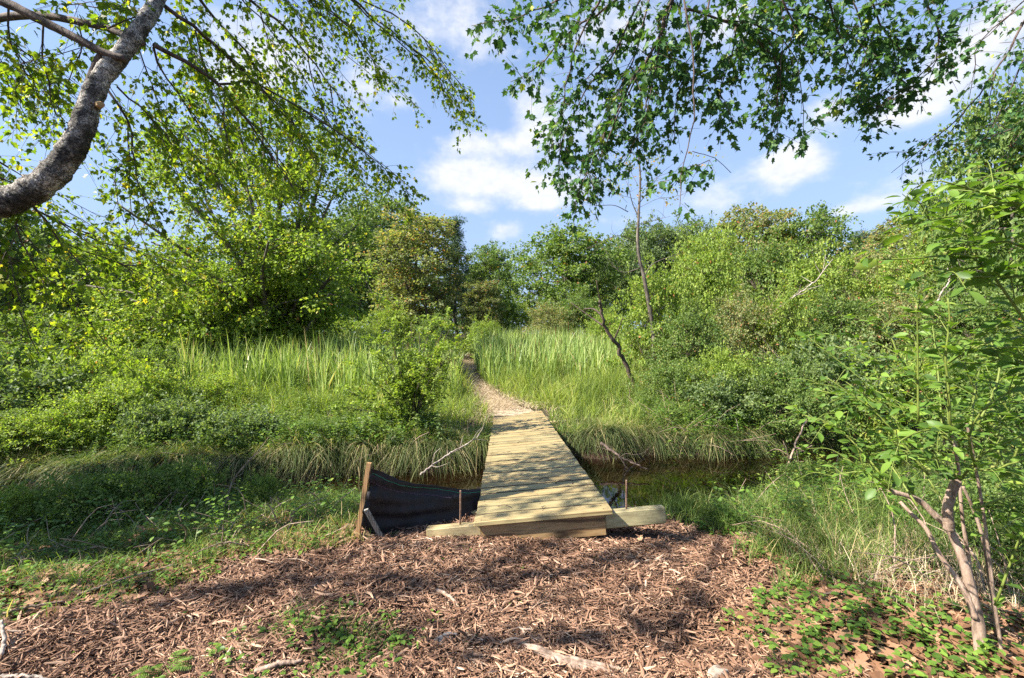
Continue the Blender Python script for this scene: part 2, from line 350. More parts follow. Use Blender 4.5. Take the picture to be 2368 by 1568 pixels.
def wood_mat(name, base, dark, knots=True, along='x', scale=1.0, rough=.62):
    m, nt, N, L, bs = new_mat(name)
    tc = N.new('ShaderNodeTexCoord'); at = N.new('ShaderNodeAttribute'); at.attribute_name = 'tint'
    cx = N.new('ShaderNodeCombineXYZ'); mu = N.new('ShaderNodeMath'); mu.operation = 'MULTIPLY'; mu.inputs[1].default_value = 37.0
    L.new(at.outputs['Fac'], mu.inputs[0]); L.new(mu.outputs[0], cx.inputs[0]); L.new(mu.outputs[0], cx.inputs[2])
    ad = N.new('ShaderNodeVectorMath'); ad.operation = 'ADD'; L.new(tc.outputs['Object'], ad.inputs[0]); L.new(cx.outputs[0], ad.inputs[1])
    mp = N.new('ShaderNodeMapping'); L.new(ad.outputs[0], mp.inputs[0])
    mp.inputs['Scale'].default_value = {'x': (.7, 10, 6), 'y': (10, .7, 6), 'z': (16, 16, .8)}[along]
    nd = N.new('ShaderNodeTexNoise'); nd.inputs['Scale'].default_value = 1.4; L.new(mp.outputs[0], nd.inputs['Vector']); nd.inputs['Detail'].default_value = 2
    wv = N.new('ShaderNodeTexWave'); wv.wave_type = 'BANDS'; wv.bands_direction = {'x': 'Y', 'y': 'X', 'z': 'X'}[along]
    wv.inputs['Scale'].default_value = 1.1 * scale; wv.inputs['Distortion'].default_value = 11; wv.inputs['Detail'].default_value = 3; wv.inputs['Detail Scale'].default_value = .6
    L.new(mp.outputs[0], wv.inputs['Vector'])
    fine = N.new('ShaderNodeTexNoise'); fine.inputs['Scale'].default_value = 9; fine.inputs['Detail'].default_value = 4; L.new(mp.outputs[0], fine.inputs['Vector'])
    r1 = ramp(N, [(0, tuple(c * .8 for c in dark)), (.28, base), (1, tuple(min(1, c * 1.2) for c in base))])
    L.new(wv.outputs['Fac'], r1.inputs[0])
    mx = N.new('ShaderNodeMix'); mx.data_type = 'RGBA'; mx.blend_type = 'MULTIPLY'; mx.inputs[0].default_value = .55
    r2 = ramp(N, [(.3, (.45, .42, .36)), (.62, (1.12, 1.12, 1.1))]); L.new(fine.outputs[0], r2.inputs[0])
    L.new(r1.outputs[0], mx.inputs[6]); L.new(r2.outputs[0], mx.inputs[7])
    # board to board difference
    wn = N.new('ShaderNodeTexWhiteNoise'); wn.noise_dimensions = '1D'; L.new(mu.outputs[0], wn.inputs['W'])
    r3 = ramp(N, [(0, (.74, .78, .72)), (.35, (.92, .95, .9)), (.6, (1, .97, .90)), (1, (1.14, 1.04, .90))]); L.new(wn.outputs['Value'], r3.inputs[0])
    mx2 = N.new('ShaderNodeMix'); mx2.data_type = 'RGBA'; mx2.blend_type = 'MULTIPLY'; mx2.inputs[0].default_value = 1
    L.new(mx.outputs[2], mx2.inputs[6]); L.new(r3.outputs[0], mx2.inputs[7]); col = mx2.outputs[2]
    ds = N.new('ShaderNodeTexNoise'); ds.inputs['Scale'].default_value = 1.6; ds.inputs['Detail'].default_value = 7; ds.inputs['Roughness'].default_value = .7; L.new(tc.outputs['Object'], ds.inputs['Vector'])
    rd = ramp(N, [(.32, (.55, .52, .48)), (.47, (.95, .95, .94)), (.6, (1, 1, 1))]); L.new(ds.outputs[0], rd.inputs[0])
    md = N.new('ShaderNodeMix'); md.data_type = 'RGBA'; md.blend_type = 'MULTIPLY'; md.inputs[0].default_value = .8; L.new(col, md.inputs[6]); L.new(rd.outputs[0], md.inputs[7]); col = md.outputs[2]
    if knots:
        mk = N.new('ShaderNodeMapping'); mk.inputs['Scale'].default_value = {'x': (1.9, 6.5, 3), 'y': (6.5, 1.9, 3), 'z': (5, 5, 2)}[along]; L.new(ad.outputs[0], mk.inputs[0])
        vo = N.new('ShaderNodeTexVoronoi'); vo.inputs['Scale'].default_value = 1.0; L.new(mk.outputs[0], vo.inputs['Vector'])
        rk = ramp(N, [(.0, (.22, .08, .035)), (.09, (.34, .15, .07)), (.14, (1, 1, 1))]); L.new(vo.outputs['Distance'], rk.inputs[0])
        mx3 = N.new('ShaderNodeMix'); mx3.data_type = 'RGBA'; mx3.blend_type = 'MULTIPLY'; mx3.inputs[0].default_value = .8
        L.new(col, mx3.inputs[6]); L.new(rk.outputs[0], mx3.inputs[7]); col = mx3.outputs[2]
    L.new(col, bs.inputs['Base Color']); bs.inputs['Roughness'].default_value = rough
    b = N.new('ShaderNodeBump'); b.inputs['Strength'].default_value = .25; b.inputs['Distance'].default_value = .004
    L.new(fine.outputs[0], b.inputs['Height']); L.new(b.outputs[0], bs.inputs['Normal'])
    return m
M_deck = wood_mat('treated_pine_board', (.34, .275, .145), (.22, .155, .07))
M_joist = wood_mat('treated_pine_joist', (.27, .185, .095), (.12, .07, .032), scale=1.8)
M_beam = wood_mat('treated_pine_timber', (.40, .34, .20), (.28, .21, .11))
M_stake = wood_mat('weathered_stake', (.42, .25, .12), (.2, .1, .045), knots=False, along='z')
M_greystake = wood_mat('grey_stake', (.30, .29, .27), (.15, .14, .13), knots=False, along='z')

def plain(name, col, rough=.6, metal=0, nscale=0, ncol=None, bump=0):
    m, nt, N, L, bs = new_mat(name)
    bs.inputs['Base Color'].default_value = (*col, 1); bs.inputs['Roughness'].default_value = rough; bs.inputs['Metallic'].default_value = metal
    if nscale:
        tc = N.new('ShaderNodeTexCoord'); n = N.new('ShaderNodeTexNoise'); n.inputs['Scale'].default_value = nscale; n.inputs['Detail'].default_value = 6
        L.new(tc.outputs['Object'], n.inputs['Vector'])
        r = ramp(N, [(.35, col), (.65, ncol or col)]); L.new(n.outputs[0], r.inputs[0]); L.new(r.outputs[0], bs.inputs['Base Color'])
        if bump:
            b = N.new('ShaderNodeBump'); b.inputs['Strength'].default_value = bump; b.inputs['Distance'].default_value = .01
            L.new(n.outputs[0], b.inputs['Height']); L.new(b.outputs[0], bs.inputs['Normal'])
    return m
M_edge = plain('gap_shade_and_grime_edge', (.035, .024, .013), .95, 0, 25, (.07, .048, .026))  # board sides coloured dark so the gaps read as shaded, with some grime
M_rust = plain('rusty_steel', (.16, .085, .05), .7, .4, 60, (.30, .2, .15), .4)
M_fabric = plain('black_silt_fabric', (.007, .006, .006), .75, 0, 14, (.014, .011, .012), .25)
M_stitch = plain('green_stitching', (.05, .42, .18), .6)
M_stitch2 = plain('violet_stitching', (.16, .08, .14), .6)
M_nail = plain('nail_head', (.07, .06, .05), .5, .7)
M_rock = plain('grey_stone', (.12, .12, .125), .85, 0, 18, (.27, .26, .26), .6)
M_rock2 = plain('tan_stone', (.22, .18, .14), .85, 0, 18, (.4, .34, .28), .6)
M_spike = plain('cattail_spike', (.12, .05, .025), .9, 0, 40, (.2, .09, .04))

# ------------------------------------------------------------------ terrain
SX = [-40, -14, -9, -6, -4, -2, -.5, 1, 2.5, 4, 6, 9, 14, 40]
SY = [9, 7.2, 6.4, 6.1, 6.6, 6.9, 6.75, 6.9, 7.0, 7.5, 8.4, 9.6, 11, 18]
SW = [.35, .35, .35, .38, .42, .62, 1.25, 1.75, 1.65, 1.2, .8, .6, .6, .6]
WATER_Z = -.50
_r0 = np.random.default_rng(5)
_ph = _r0.uniform(0, 6.28, (14, 2)); _fr = np.concatenate([_r0.uniform(.6, 2.2, (7, 2)), _r0.uniform(2.5, 6.5, (7, 2))]) * _r0.choice([-1, 1], (14, 2))
def bumps(x, y):
    s = 0
    for k in range(14):
        s = s + (0.035 if k < 7 else 0.011) * np.sin(_fr[k, 0] * x + _fr[k, 1] * y + _ph[k, 0])
    return s
def H(x, y):
    x = np.asarray(x, float); y = np.asarray(y, float)
    yc = np.interp(x, SX, SY); hw = np.interp(x, SX, SW) + .12 * np.sin(2.3 * x + 1) + .06 * np.sin(6.1 * x)
    near = y < yc
    d = np.abs(y - yc) - hw
    bwn = np.interp(x, [-8, -3, -1.2, 0, 2.2, 4, 8], [2.2, 2.2, 1.1, .65, .65, 1.6, 2.4])
    topn = np.interp(x, [-8, -3, -1.2, 2.5, 5], [-.12, -.1, 0, 0, -.05])
    topf = -.20 + .05 * np.clip(y - 9, 0, 50) + .012 * np.clip(y - 59, 0, 300)
    zn = WATER_Z - .03 + (topn - WATER_Z + .03) * smooth01(d / bwn)
    zf = WATER_Z - .03 + (topf - WATER_Z + .03) * smooth01(d / .32)
    zin = WATER_Z - .03 - .4 * smooth01(-d / .5)
    z = np.where(d > 0, np.where(near, zn, zf), zin)
    calm = np.where(d > 0, 1, .4)
    dk = smooth01((np.abs(x - .25) - .9) / .8 + smooth01((3.4 - y) / 1.0))
    return z + bumps(x, y) * calm * np.clip(dk + .25, 0, 1) * .9
MX = [-3.6, -3.2, -2.9, -2.2, -1.5, -.8, 0, 1.0, 1.6, 2.1]
MY = [2.2, 2.85, 3.2, 3.6, 3.95, 4.35, 4.6, 4.7, 4.55, 4.3]
def mulch_in(x, y, soft=.25):
    e = np.interp(x, MX, MY); lft = smooth01((x + 3.6) / .5)
    rgt_edge = np.interp(y, [0, 2.4, 3.2, 4.3], [1.25, 1.45, 1.8, 2.5])
    w = .16 * np.sin(5.1 * y + 2 * x) + .11 * np.sin(11.7 * y - 7 * x) + .07 * np.sin(23 * x + 17 * y)
    return smooth01((e - y + w * .5) / soft) * lft * smooth01((rgt_edge - x + w * 1.4) / .9 + .4)
PX = [(11.2, .05), (12.5, -.45), (14, -.9), (16, -1.35), (19, -1.9), (23, -2.45), (28, -2.9)]
def path_x(y): return np.interp(y, [p[0] for p in PX], [p[1] for p in PX])
def path_w(y): return np.interp(y, [10.5, 11.5, 13, 16, 28], [.75, .68, .48, .38, .34])
def on_path(x, y): return (np.abs(x - path_x(y)) < path_w(y)) & (y > 10.6) & (y < 28)

def terrain():
    xs = np.unique(np.round(np.concatenate([np.arange(-7, 7.01, .09), np.arange(-20, 20.1, .35), np.arange(-60, 61, 3), np.arange(-600, 601, 40)]), 3))
    ys = np.unique(np.round(np.concatenate([np.arange(1.2, 10.5, .09), np.arange(-6, 30, .35), np.arange(-30, 90, 3), np.arange(-200, 1001, 40)]), 3))
    X, Y = np.meshgrid(xs, ys); Z = H(X, Y)
    nx, ny = len(xs), len(ys)
    v = np.stack([X, Y, Z], -1).reshape(-1, 3)
    i = (np.arange(ny - 1)[:, None] * nx + np.arange(nx - 1)[None]).ravel()
    f = np.stack([i, i + 1, i + nx + 1, i + nx], -1)
    b = Buf(); b.add(v, f, mulch_in(X, Y).ravel())
    m, nt, N, L, bs = new_mat('soil_and_moss')
    at = N.new('ShaderNodeAttribute'); at.attribute_name = 'tint'
    geo = N.new('ShaderNodeNewGeometry')
    n = N.new('ShaderNodeTexNoise'); n.inputs['Scale'].default_value = 2.2; n.inputs['Detail'].default_value = 8; n.inputs['Roughness'].default_value = .7; L.new(geo.outputs['Position'], n.inputs['Vector'])
    n2 = N.new('ShaderNodeTexNoise'); n2.inputs['Scale'].default_value = 22; n2.inputs['Detail'].default_value = 8; n2.inputs['Roughness'].default_value = .75; L.new(geo.outputs['Position'], n2.inputs['Vector'])
    rg = ramp(N, [(.3, (.022, .016, .010)), (.5, (.04, .03, .015)), (.7, (.06, .055, .02))]); L.new(n.outputs[0], rg.inputs[0])
    rm = ramp(N, [(.3, (.03, .017, .011)), (.55, (.10, .055, .035)), (.75, (.2, .12, .08))]); L.new(n2.outputs[0], rm.inputs[0])
    mx = N.new('ShaderNodeMix'); mx.data_type = 'RGBA'; L.new(at.outputs['Fac'], mx.inputs[0]); L.new(rg.outputs[0], mx.inputs[6]); L.new(rm.outputs[0], mx.inputs[7])
    sp = N.new('ShaderNodeSeparateXYZ'); L.new(geo.outputs['Position'], sp.inputs[0])
    mr = N.new('ShaderNodeMapRange'); mr.inputs['From Min'].default_value = -.30; mr.inputs['From Max'].default_value = -.44; L.new(sp.outputs[2], mr.inputs[0])
    rr = ramp(N, [(.35, (.02, .010, .006)), (.6, (.05, .02, .010)), (.8, (.14, .045, .018))]); L.new(n2.outputs[0], rr.inputs[0])
    mx2 = N.new('ShaderNodeMix'); mx2.data_type = 'RGBA'; L.new(mr.outputs[0], mx2.inputs[0]); L.new(mx.outputs[2], mx2.inputs[6]); L.new(rr.outputs[0], mx2.inputs[7])
    L.new(mx2.outputs[2], bs.inputs['Base Color']); bs.inputs['Roughness'].default_value = .9
    bp = N.new('ShaderNodeBump'); bp.inputs['Strength'].default_value = .9; bp.inputs['Distance'].default_value = .03; L.new(n2.outputs[0], bp.inputs['Height']); L.new(bp.outputs[0], bs.inputs['Normal'])
    obj('ground', (b, m, True), kind='structure')
terrain()

def water():
    n = 160; xs = np.linspace(-30, 30, n)
    yc = np.interp(xs, SX, SY); hw = np.interp(xs, SX, SW) + .9
    v = []
    for k, t in enumerate((-1, -.5, 0, .5, 1)): v.append(np.stack([xs, yc + hw * t, np.full(n, WATER_Z)], -1))
    v = np.concatenate(v); f = []
    for r in range(4):
        i = r * n + np.arange(n - 1); f.append(np.stack([i, i + 1, i + n + 1, i + n], -1))
    b = Buf(); b.add(v, np.concatenate(f), 0)
    m, nt, N, L, bs = new_mat('tea_brown_water')
    N.remove(bs)
    tr = N.new('ShaderNodeBsdfTransparent'); tr.inputs[0].default_value = (.30, .115, .04, 1)
    df = N.new('ShaderNodeBsdfDiffuse'); df.inputs[0].default_value = (.014, .007, .003, 1)
    gl = N.new('ShaderNodeBsdfGlossy'); gl.inputs['Roughness'].default_value = .025; gl.inputs[0].default_value = (1, 1, 1, 1)
    fr = N.new('ShaderNodeFresnel'); fr.inputs[0].default_value = 1.5
    geo = N.new('ShaderNodeNewGeometry'); no = N.new('ShaderNodeTexNoise'); no.inputs['Scale'].default_value = 3; no.inputs['Detail'].default_value = 3
    L.new(geo.outputs['Position'], no.inputs['Vector'])
    bp = N.new('ShaderNodeBump'); bp.inputs['Strength'].default_value = .05; bp.inputs['Distance'].default_value = .03
    L.new(no.outputs[0], bp.inputs['Height']); L.new(bp.outputs[0], gl.inputs['Normal']); L.new(bp.outputs[0], fr.inputs['Normal'])
    m1 = N.new('ShaderNodeMixShader'); m1.inputs[0].default_value = .6; L.new(tr.outputs[0], m1.inputs[1]); L.new(df.outputs[0], m1.inputs[2])
    m2 = N.new('ShaderNodeMixShader'); L.new(fr.outputs[0], m2.inputs[0]); L.new(m1.outputs[0], m2.inputs[1]); L.new(gl.outputs[0], m2.inputs[2])
    L.new(m2.outputs[0], N['Material Output'].inputs[0])
    obj('water', (b, m, True), kind='structure')
water()

def path_sheet():
    ys = np.arange(10.9, 28, .25); b = Buf(); rng = np.random.default_rng(3)
    v = []
    for t in np.linspace(-1, 1, 9):
        x = path_x(ys) + path_w(ys) * t * (1 + .12 * np.sin(ys * 2.1 + t * 3)); v.append(np.stack([x, ys, H(x, ys) + (.012 if abs(t) < 1 else -.02)], -1))
    v = np.concatenate(v); n = len(ys); f = []
    for r in range(8):
        i = r * n + np.arange(n - 1); f.append(np.stack([i, i + n, i + n + 1, i + 1], -1))
    b.add(v, np.concatenate(f), 0)
    m = plain('trodden_straw_path', (.20, .15, .10), .9, 0, 9, (.46, .37, .25), .8)
    obj('path', (b, m, True), kind='structure')
path_sheet()

# ------------------------------------------------------------------ footbridge
def footbridge():
    nearc = P(1257, 1194.5, 3.89); farc = P(1197.7, 953.5, 11.5)
    ey = norm(farc - nearc); a = math.radians(4.7)
    ex = norm(np.array([math.cos(a), 0, math.sin(a)]) - ey * np.dot(ey, [math.cos(a), 0, math.sin(a)])); ez = np.cross(ex, ey)
    Lg = float(np.linalg.norm(farc - nearc))
    mw = Matrix(((ex[0], ey[0], ez[0], nearc[0]), (ex[1], ey[1], ez[1], nearc[1]), (ex[2], ey[2], ez[2], nearc[2]), (0, 0, 0, 1)))
    root = empty('footbridge', 'plank footbridge of pale new timber crossing the dark stream', 'footbridge'); root.matrix_world = mw
    rng = np.random.default_rng(11); n = 37; p = Lg / n; b = Buf(); nb = Buf()
    for k in range(n):
        y0 = k * p; dx0, dx1 = rng.uniform(-.007, .007, 2); dz = rng.uniform(-.003, .003)
        box(b, -.61 + dx0, .61 + dx1, y0 + .007, y0 + p - .009, -.038 + dz, dz, (k * .618) % 1, .004)
        for xx in (-.54, 0, .54):
            for yy in (.055, p - .055):
                c = np.array([xx + rng.uniform(-.012, .012), y0 + yy + rng.uniform(-.008, .008), dz + .0008])
                a_ = np.arange(8) / 8 * 6.283; vv = np.vstack([c, c + np.stack([np.cos(a_), np.sin(a_), a_ * 0], -1) * .0068])
                nb.add(vv, np.array([[0, 1 + i, 1 + (i + 1) % 8] for i in range(8)]), 0)
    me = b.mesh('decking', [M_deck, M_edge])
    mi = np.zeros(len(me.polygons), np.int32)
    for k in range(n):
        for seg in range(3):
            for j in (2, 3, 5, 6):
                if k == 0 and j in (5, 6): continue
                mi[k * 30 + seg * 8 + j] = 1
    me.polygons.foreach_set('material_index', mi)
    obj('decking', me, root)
    obj('nails', (nb, M_nail), root, kind='stuff')
    for x in (-.54, .0, .52):
        b = Buf(); box(b, x - .019, x + .019, .095, Lg - .06, -.225, -.0405, rng.random(), .003)
        # side joists run along y
        obj('joist', (b, wj), root)
    for y in (.052, Lg - .056):
        b = Buf(); box(b, -.559, .545, y, y + .038, -.228, -.0405, rng.random(), .003); obj('rim_joist', (b, M_joist), root)
    def timber(x0, x1, y0, y1, z0, z1, label):
        o = empty('timber_beam', label, 'beam', group='treated timber beams under the footbridge ends')
        o.matrix_world = mw @ Matrix.Translation(((x0 + x1) / 2, (y0 + y1) / 2, z0))
        b = Buf(); hx = (x1 - x0) / 2; hy = (y1 - y0) / 2
        box(b, -hx, hx, -hy, hy, 0, z1 - z0, rng.random(), .009)
        bpy.data.objects.remove(o)
        o = obj('timber_beam', (b, M_beam), None, label, 'beam', 'treated timber beams under the footbridge ends')
        o.matrix_world = mw @ Matrix.Translation(((x0 + x1) / 2, (y0 + y1) / 2, z0))
    timber(-1.05, -.562, .075, .168, -.19, -.046, 'pale timber beam end left of the bridge with a rusty rod standing in it')
    timber(.548, 1.10, .075, .168, -.185, -.042, 'pale timber beam end at the right front corner of the bridge')
    timber(-.93, -.60, .62, .71, -.25, -.11, 'short shaded timber block between black fabric and bridge')
    timber(-1.12, -.60, 5.6, 5.69, -.20, -.055, 'timber beam end on the far bank left of the bridge')
    timber(.60, 1.02, 5.9, 5.99, -.19, -.05, 'timber beam end on the far bank right of the bridge')
    def rod(x, y, h, label, rad=.008):
        base = mw @ Vector((x, y, -.05)); b = Buf(); zs = np.linspace(-.08, h, 60)
        r = rad * (1 + .1 * (np.arange(60) % 2)); tube(b, np.stack([zs * .012, zs * .01, zs], -1), r, 10)
        obj('rebar_rod', (b, M_rust, True), None, label, 'metal rod', 'rusty rods pinning the beams').location = base
    rod(-.75, .12, .31, 'rusty steel rod standing in the left beam against black fabric')
    rod(.76, .13, .27, 'dark steel rod standing in the right beam against the water')
    # twigs and scraps lying on the boards
    tw = [(-.34, .33, .16, -.5), (.02, .21, .07, 1.2), (.30, 1.0, .2, .5), (.42, .95, .16, 1.15), (.33, 2.0, .22, -.45), (-.05, 3.5, .2, .4), (.1, 1.15, .12, .3)]
    lb = ['dark twig near the left front corner of the deck', 'short bent twig on the front deck board', 'thin brown twig across the lit middle boards', 'curved twig at the right side of the deck',
          'forked dark twig on the shaded middle boards', 'small twig far up the deck', 'tiny twig on the middle deck boards']
    for (x, y, l, an), lab in zip(tw, lb):
        b = Buf(); t = np.linspace(0, 1, 6)[:, None]
        pts = np.array([math.cos(an), math.sin(an), 0]) * l * (t - .5) + np.array([-math.sin(an), math.cos(an), 0]) * (.12 * l * np.sin(t * 4)) + np.array([0, 0, .006]) + np.array([0, 0, .01]) * np.sin(t * 3)
        tube(b, pts, [.005, .003], 5)
        o = obj('twig', (b, M_twig, True), None, lab, 'twig', 'twigs lying on the deck'); o.matrix_world = mw @ Matrix.Translation((x, y, .002))
    return mw
wj = wood_mat('treated_pine_side_joist', (.40, .29, .16), (.20, .12, .055), along='y', scale=1.6)
MW = footbridge()

# ------------------------------------------------------------------ silt fence and stakes
def silt_fence():
    base = P(823, 1262, 3.9); top = P(853.5, 1070, 3.9)
    root = empty('silt_fence', 'black fabric silt fence on a leaning brown wooden stake', 'silt fence', tuple(base))
    def rel(p): return np.asarray(p) - base
    b = Buf(); d = norm(top - base); L = np.linalg.norm(top - base)
    x = norm(np.cross(d, [0, 1, 0])); y = np.cross(x, d)
    h = .019; v = []
    for t in (-.25, 0, L): v += [d * t + sx * h * x + sy * h * y for sx, sy in ((-1, -1), (1, -1), (1, 1), (-1, 1))]
    f = [[k * 4 + j, k * 4 + (j + 1) % 4, k * 4 + 4 + (j + 1) % 4, k * 4 + 4 + j] for k in range(2) for j in range(4)] + [[8, 9, 10, 11], [3, 2, 1, 0]]
    b.add(np.array(v), np.array(f), .3); obj('stake', (b, M_stake), root)
    tp = spline([P(857, 1084, 3.87), P(900, 1101, 4.0), P(960, 1116, 4.2), P(1020, 1126, 4.38), P(1080, 1130, 4.55), P(1112, 1132, 4.66)], 60)
    bt = spline([P(836, 1222, 3.88), P(862, 1236, 3.98), P(930, 1234, 4.08), P(985, 1228, 4.16), P(1060, 1224, 4.35), P(1105, 1222, 4.5)], 60)
    nv = 34; s = np.linspace(0, 1, nv)[None, :, None]
    g = tp[:, None, :] * (1 - s) + bt[:, None, :] * s
    u = np.linspace(0, 1, 60)[:, None]; sv = np.linspace(0, 1, nv)[None]
    wr = .045 * np.sin(sv * 7 + u * 5 + np.sin(u * 9)) * (sv * (1 - sv) * 3) + .018 * np.sin(sv * 26 + 9 * u - 4 * u * sv) * np.exp(-u * 1.5) + .012 * np.sin(u * 21 + sv * 6) * sv + .006 * np.sin(u * 60 - sv * 11)
    g[..., 1] += wr; g[..., 2] += .01 * np.sin(u * 14) * (1 - sv)
    v = rel(g.reshape(-1, 3)); i = (np.arange(59)[:, None] * nv + np.arange(nv - 1)[None]).ravel()
    b = Buf(); b.add(v, np.stack([i, i + 1, i + nv + 1, i + nv], -1), 0)
    fab = obj('fabric', (b, M_fabric, True), root)
    md = fab.modifiers.new('thick', 'SOLIDIFY'); md.thickness = .002
    for row, mat, step, on in ((2.6, M_stitch, .0108, .55), (7.0, M_stitch2, .03, .8)):
        b = Buf(); k0 = int(row); fr = row - k0; line = g[:, k0] * (1 - fr) + g[:, k0 + 1] * fr
        seg = np.r_[0, np.cumsum(np.linalg.norm(np.diff(line, axis=0), axis=1))]
        for s0 in np.arange(.02, seg[-1] * (1 if row < 5 else .7), step):
            pa = np.array([np.interp(s0, seg, line[:, c]) for c in range(3)]); pb = np.array([np.interp(s0 + step * on, seg, line[:, c]) for c in range(3)])
            off = np.array([0, -.004, .0])
            tube(b, rel(np.array([pa, pb]) + off), .0017, 4)
        obj('stitching', (b, mat), fab)
    # short grey stake leaning on the fabric
    p0 = P(884, 1247, 3.92); p1 = P(846, 1178, 3.80); b = Buf(); d = norm(p1 - p0); L = np.linalg.norm(p1 - p0); x = norm(np.cross(d, [0, 1, 0])); y = np.cross(x, d); v = []
    for t in (-.06, L): v += [d * t + sx * .019 * x + sy * .009 * y for sx, sy in ((-1, -1), (1, -1), (1, 1), (-1, 1))]
    b.add(np.array(v), np.array([[j, (j + 1) % 4, 4 + (j + 1) % 4, 4 + j] for j in range(4)] + [[4, 5, 6, 7], [3, 2, 1, 0]]), .3)
    obj('wooden_stake', (b, M_greystake), None, 'short grey weathered stake leaning against the black fabric', 'stake').location = p0
silt_fence()

# ------------------------------------------------------------------ vegetation generators
def rand_dirs(rng, n): return norm(rng.normal(size=(n, 3)))

def crown_tree(seed, Ht, R, base_frac, lobes, nclu, per, csize, lsize, lmat, bmat, stems=1, tmpl=DIAMOND, trunk_r=None, shape='round', gap=.0, updir=.5, lobe_r=(.30, .46), limbs_to=.35, wid=1.0, shoots=0):
    """meshes (woody, crown) of a tree or bush standing on the origin"""
    rng = np.random.default_rng(seed); W = Buf(); C = Buf()
    zb = Ht * base_frac; hh = (Ht - zb) / 2; zc = zb + hh
    cen = []
    for k in range(lobes):
        t = (k + .5) / lobes; zz = zb + (Ht - zb) * (.10 + .84 * t ** .9)
        if shape == 'round': prof = math.sqrt(max(.05, 1 - ((zz - zc) / hh) ** 2))
        elif shape == 'bush': prof = math.sqrt(max(.05, 1 - (max(0, zz - zb) / (Ht - zb)) ** 2)) * .95
        elif shape == 'cone': prof = max(.1, 1 - (zz - zb) / (Ht - zb)) * 1.1
        elif shape == 'vase': prof = .45 + .6 * math.sin(min(1, (zz - zb) / (Ht - zb)) * 2.4)
        a = k * 2.399 + rng.uniform(-.5, .5); rr = R * prof * rng.uniform(.45, .72)
        lr = R * rng.uniform(*lobe_r) * (.7 + .4 * prof)
        zz = min(zz, Ht - lr * .75)
        cen.append((np.array([math.cos(a) * rr, math.sin(a) * rr, zz]), lr))
    tr = trunk_r or Ht * .016
    stem_tops = []
    for s in range(stems):
        a = s / stems * 6.28 + rng.uniform(-.4, .4); o = np.array([math.cos(a), math.sin(a), 0]) * (tr * 2.2 if stems > 1 else 0)
        sp = R * (.35 if stems > 1 else .06)
        topz = Ht * rng.uniform(.72, .9)
        pts = spline([o - [0, 0, .15], o * 1.3 + [0, 0, topz * .3] + o / max(tr, .01) * sp * .12, [math.cos(a) * sp * .6, math.sin(a) * sp * .6, topz * .65], [math.cos(a) * sp, math.sin(a) * sp, topz]], 14)
        pts[1:-1, :2] += rng.normal(0, Ht * .006, (12, 2))
        tube(W, pts, [tr / math.sqrt(stems) * 1.15, tr / math.sqrt(stems) * .7, tr * .18], 8); stem_tops.append(pts)
    allp = np.concatenate(stem_tops)
    cl = []
    for c, lr in cen:
        # a limb from the nearest suitable stem point to the lobe
        cand = allp[allp[:, 2] < c[2] - .12 * lr]
        if len(cand) == 0: cand = allp[:3]
        q = cand[np.argmin(np.linalg.norm((cand - c) * [1, 1, .8], axis=1))]
        mid = (q + c) / 2 + [0, 0, -.08 * np.linalg.norm(c - q)] + rng.normal(0, .05 * lr, 3)
        lim = spline([q, mid, c], 8); tube(W, lim, [tr * .34, tr * .13], 5)
        nn = max(4, int(nclu / lobes)); d = rand_dirs(rng, nn); d[:, 2] = np.abs(d[:, 2]) * np.where(rng.random(nn) < .72, 1, -1)
        r = lr * rng.uniform(.35, 1.08, nn) ** .55
        p = c + d * r[:, None] * [1.12, 1.12, .82]
        p = p[p[:, 2] > max(.12, zb * .6)]
        for q2 in p[rng.random(len(p)) < limbs_to]:
            s0 = lim[rng.integers(3, 8)]; m2 = (s0 + q2) / 2 + rng.normal(0, .04 * lr, 3)
            tube(W, spline([s0, m2, q2 + (q2 - c) * .1], 5), [tr * .10, tr * .03], 3, cap=False)
        cl.append(np.concatenate([p, np.tile(c, (len(p), 1))], 1))
    cl = np.concatenate(cl)
    if gap > 0: cl = cl[rng.random(len(cl)) > gap]
    k = np.repeat(np.arange(len(cl)), per); n = len(k)
    cs = csize * rng.uniform(.6, 1.35, len(cl))
    d = rand_dirs(rng, n) * (rng.random(n) ** .45)[:, None]
    pos = cl[k, :3] + d * cs[k, None] * [1, 1, .55]
    out = norm(cl[k, :3] - cl[k, 3:]) 
    yd = norm(d + out * .5 + rng.normal(0, .5, (n, 3)) + [0, 0, -.35])
    nm = norm(np.array([0, 0, 1.0]) * updir + out * .45 + rng.normal(0, .55, (n, 3)))
    ct = rng.uniform(-.18, .18, len(cl)); tint = np.clip(np.abs(rng.beta(2, 2.4, n) + ct[k]), 0, .96); tint = np.where(rng.random(n) < .012, 1, tint)
    for q in range(shoots):          # loose shoots that break the outline
        c, lr = cen[rng.integers(len(cen))]; dd = rand_dirs(rng, 1)[0]; dd[2] = abs(dd[2]) * .9 + .15; dd = norm(dd); l = R * rng.uniform(.22, .5)
        p0 = c + dd * lr * .6; t = spline([p0, p0 + dd * l * .6 + rng.normal(0, .05 * R, 3), p0 + dd * l + rng.normal(0, .08 * R, 3) + [0, 0, -.04 * R]], 7); tube(W, t, [tr * .09, tr * .03], 3, cap=False)
        mm = 34; sgm = rng.uniform(.15, 1, mm); pp = np.stack([np.interp(sgm, np.linspace(0, 1, 7), t[:, q2]) for q2 in range(3)], -1) + rng.normal(0, lsize * .6, (mm, 3))
        pos = np.vstack([pos, pp]); yd = np.vstack([yd, norm(rng.normal(0, .6, (mm, 3)) + dd * .6)]); nm = np.vstack([nm, norm(rng.normal(0, .5, (mm, 3)) + [0, 0, .8])])
        tint = np.r_[tint, np.clip(rng.beta(2.6, 2, mm), 0, .96)]
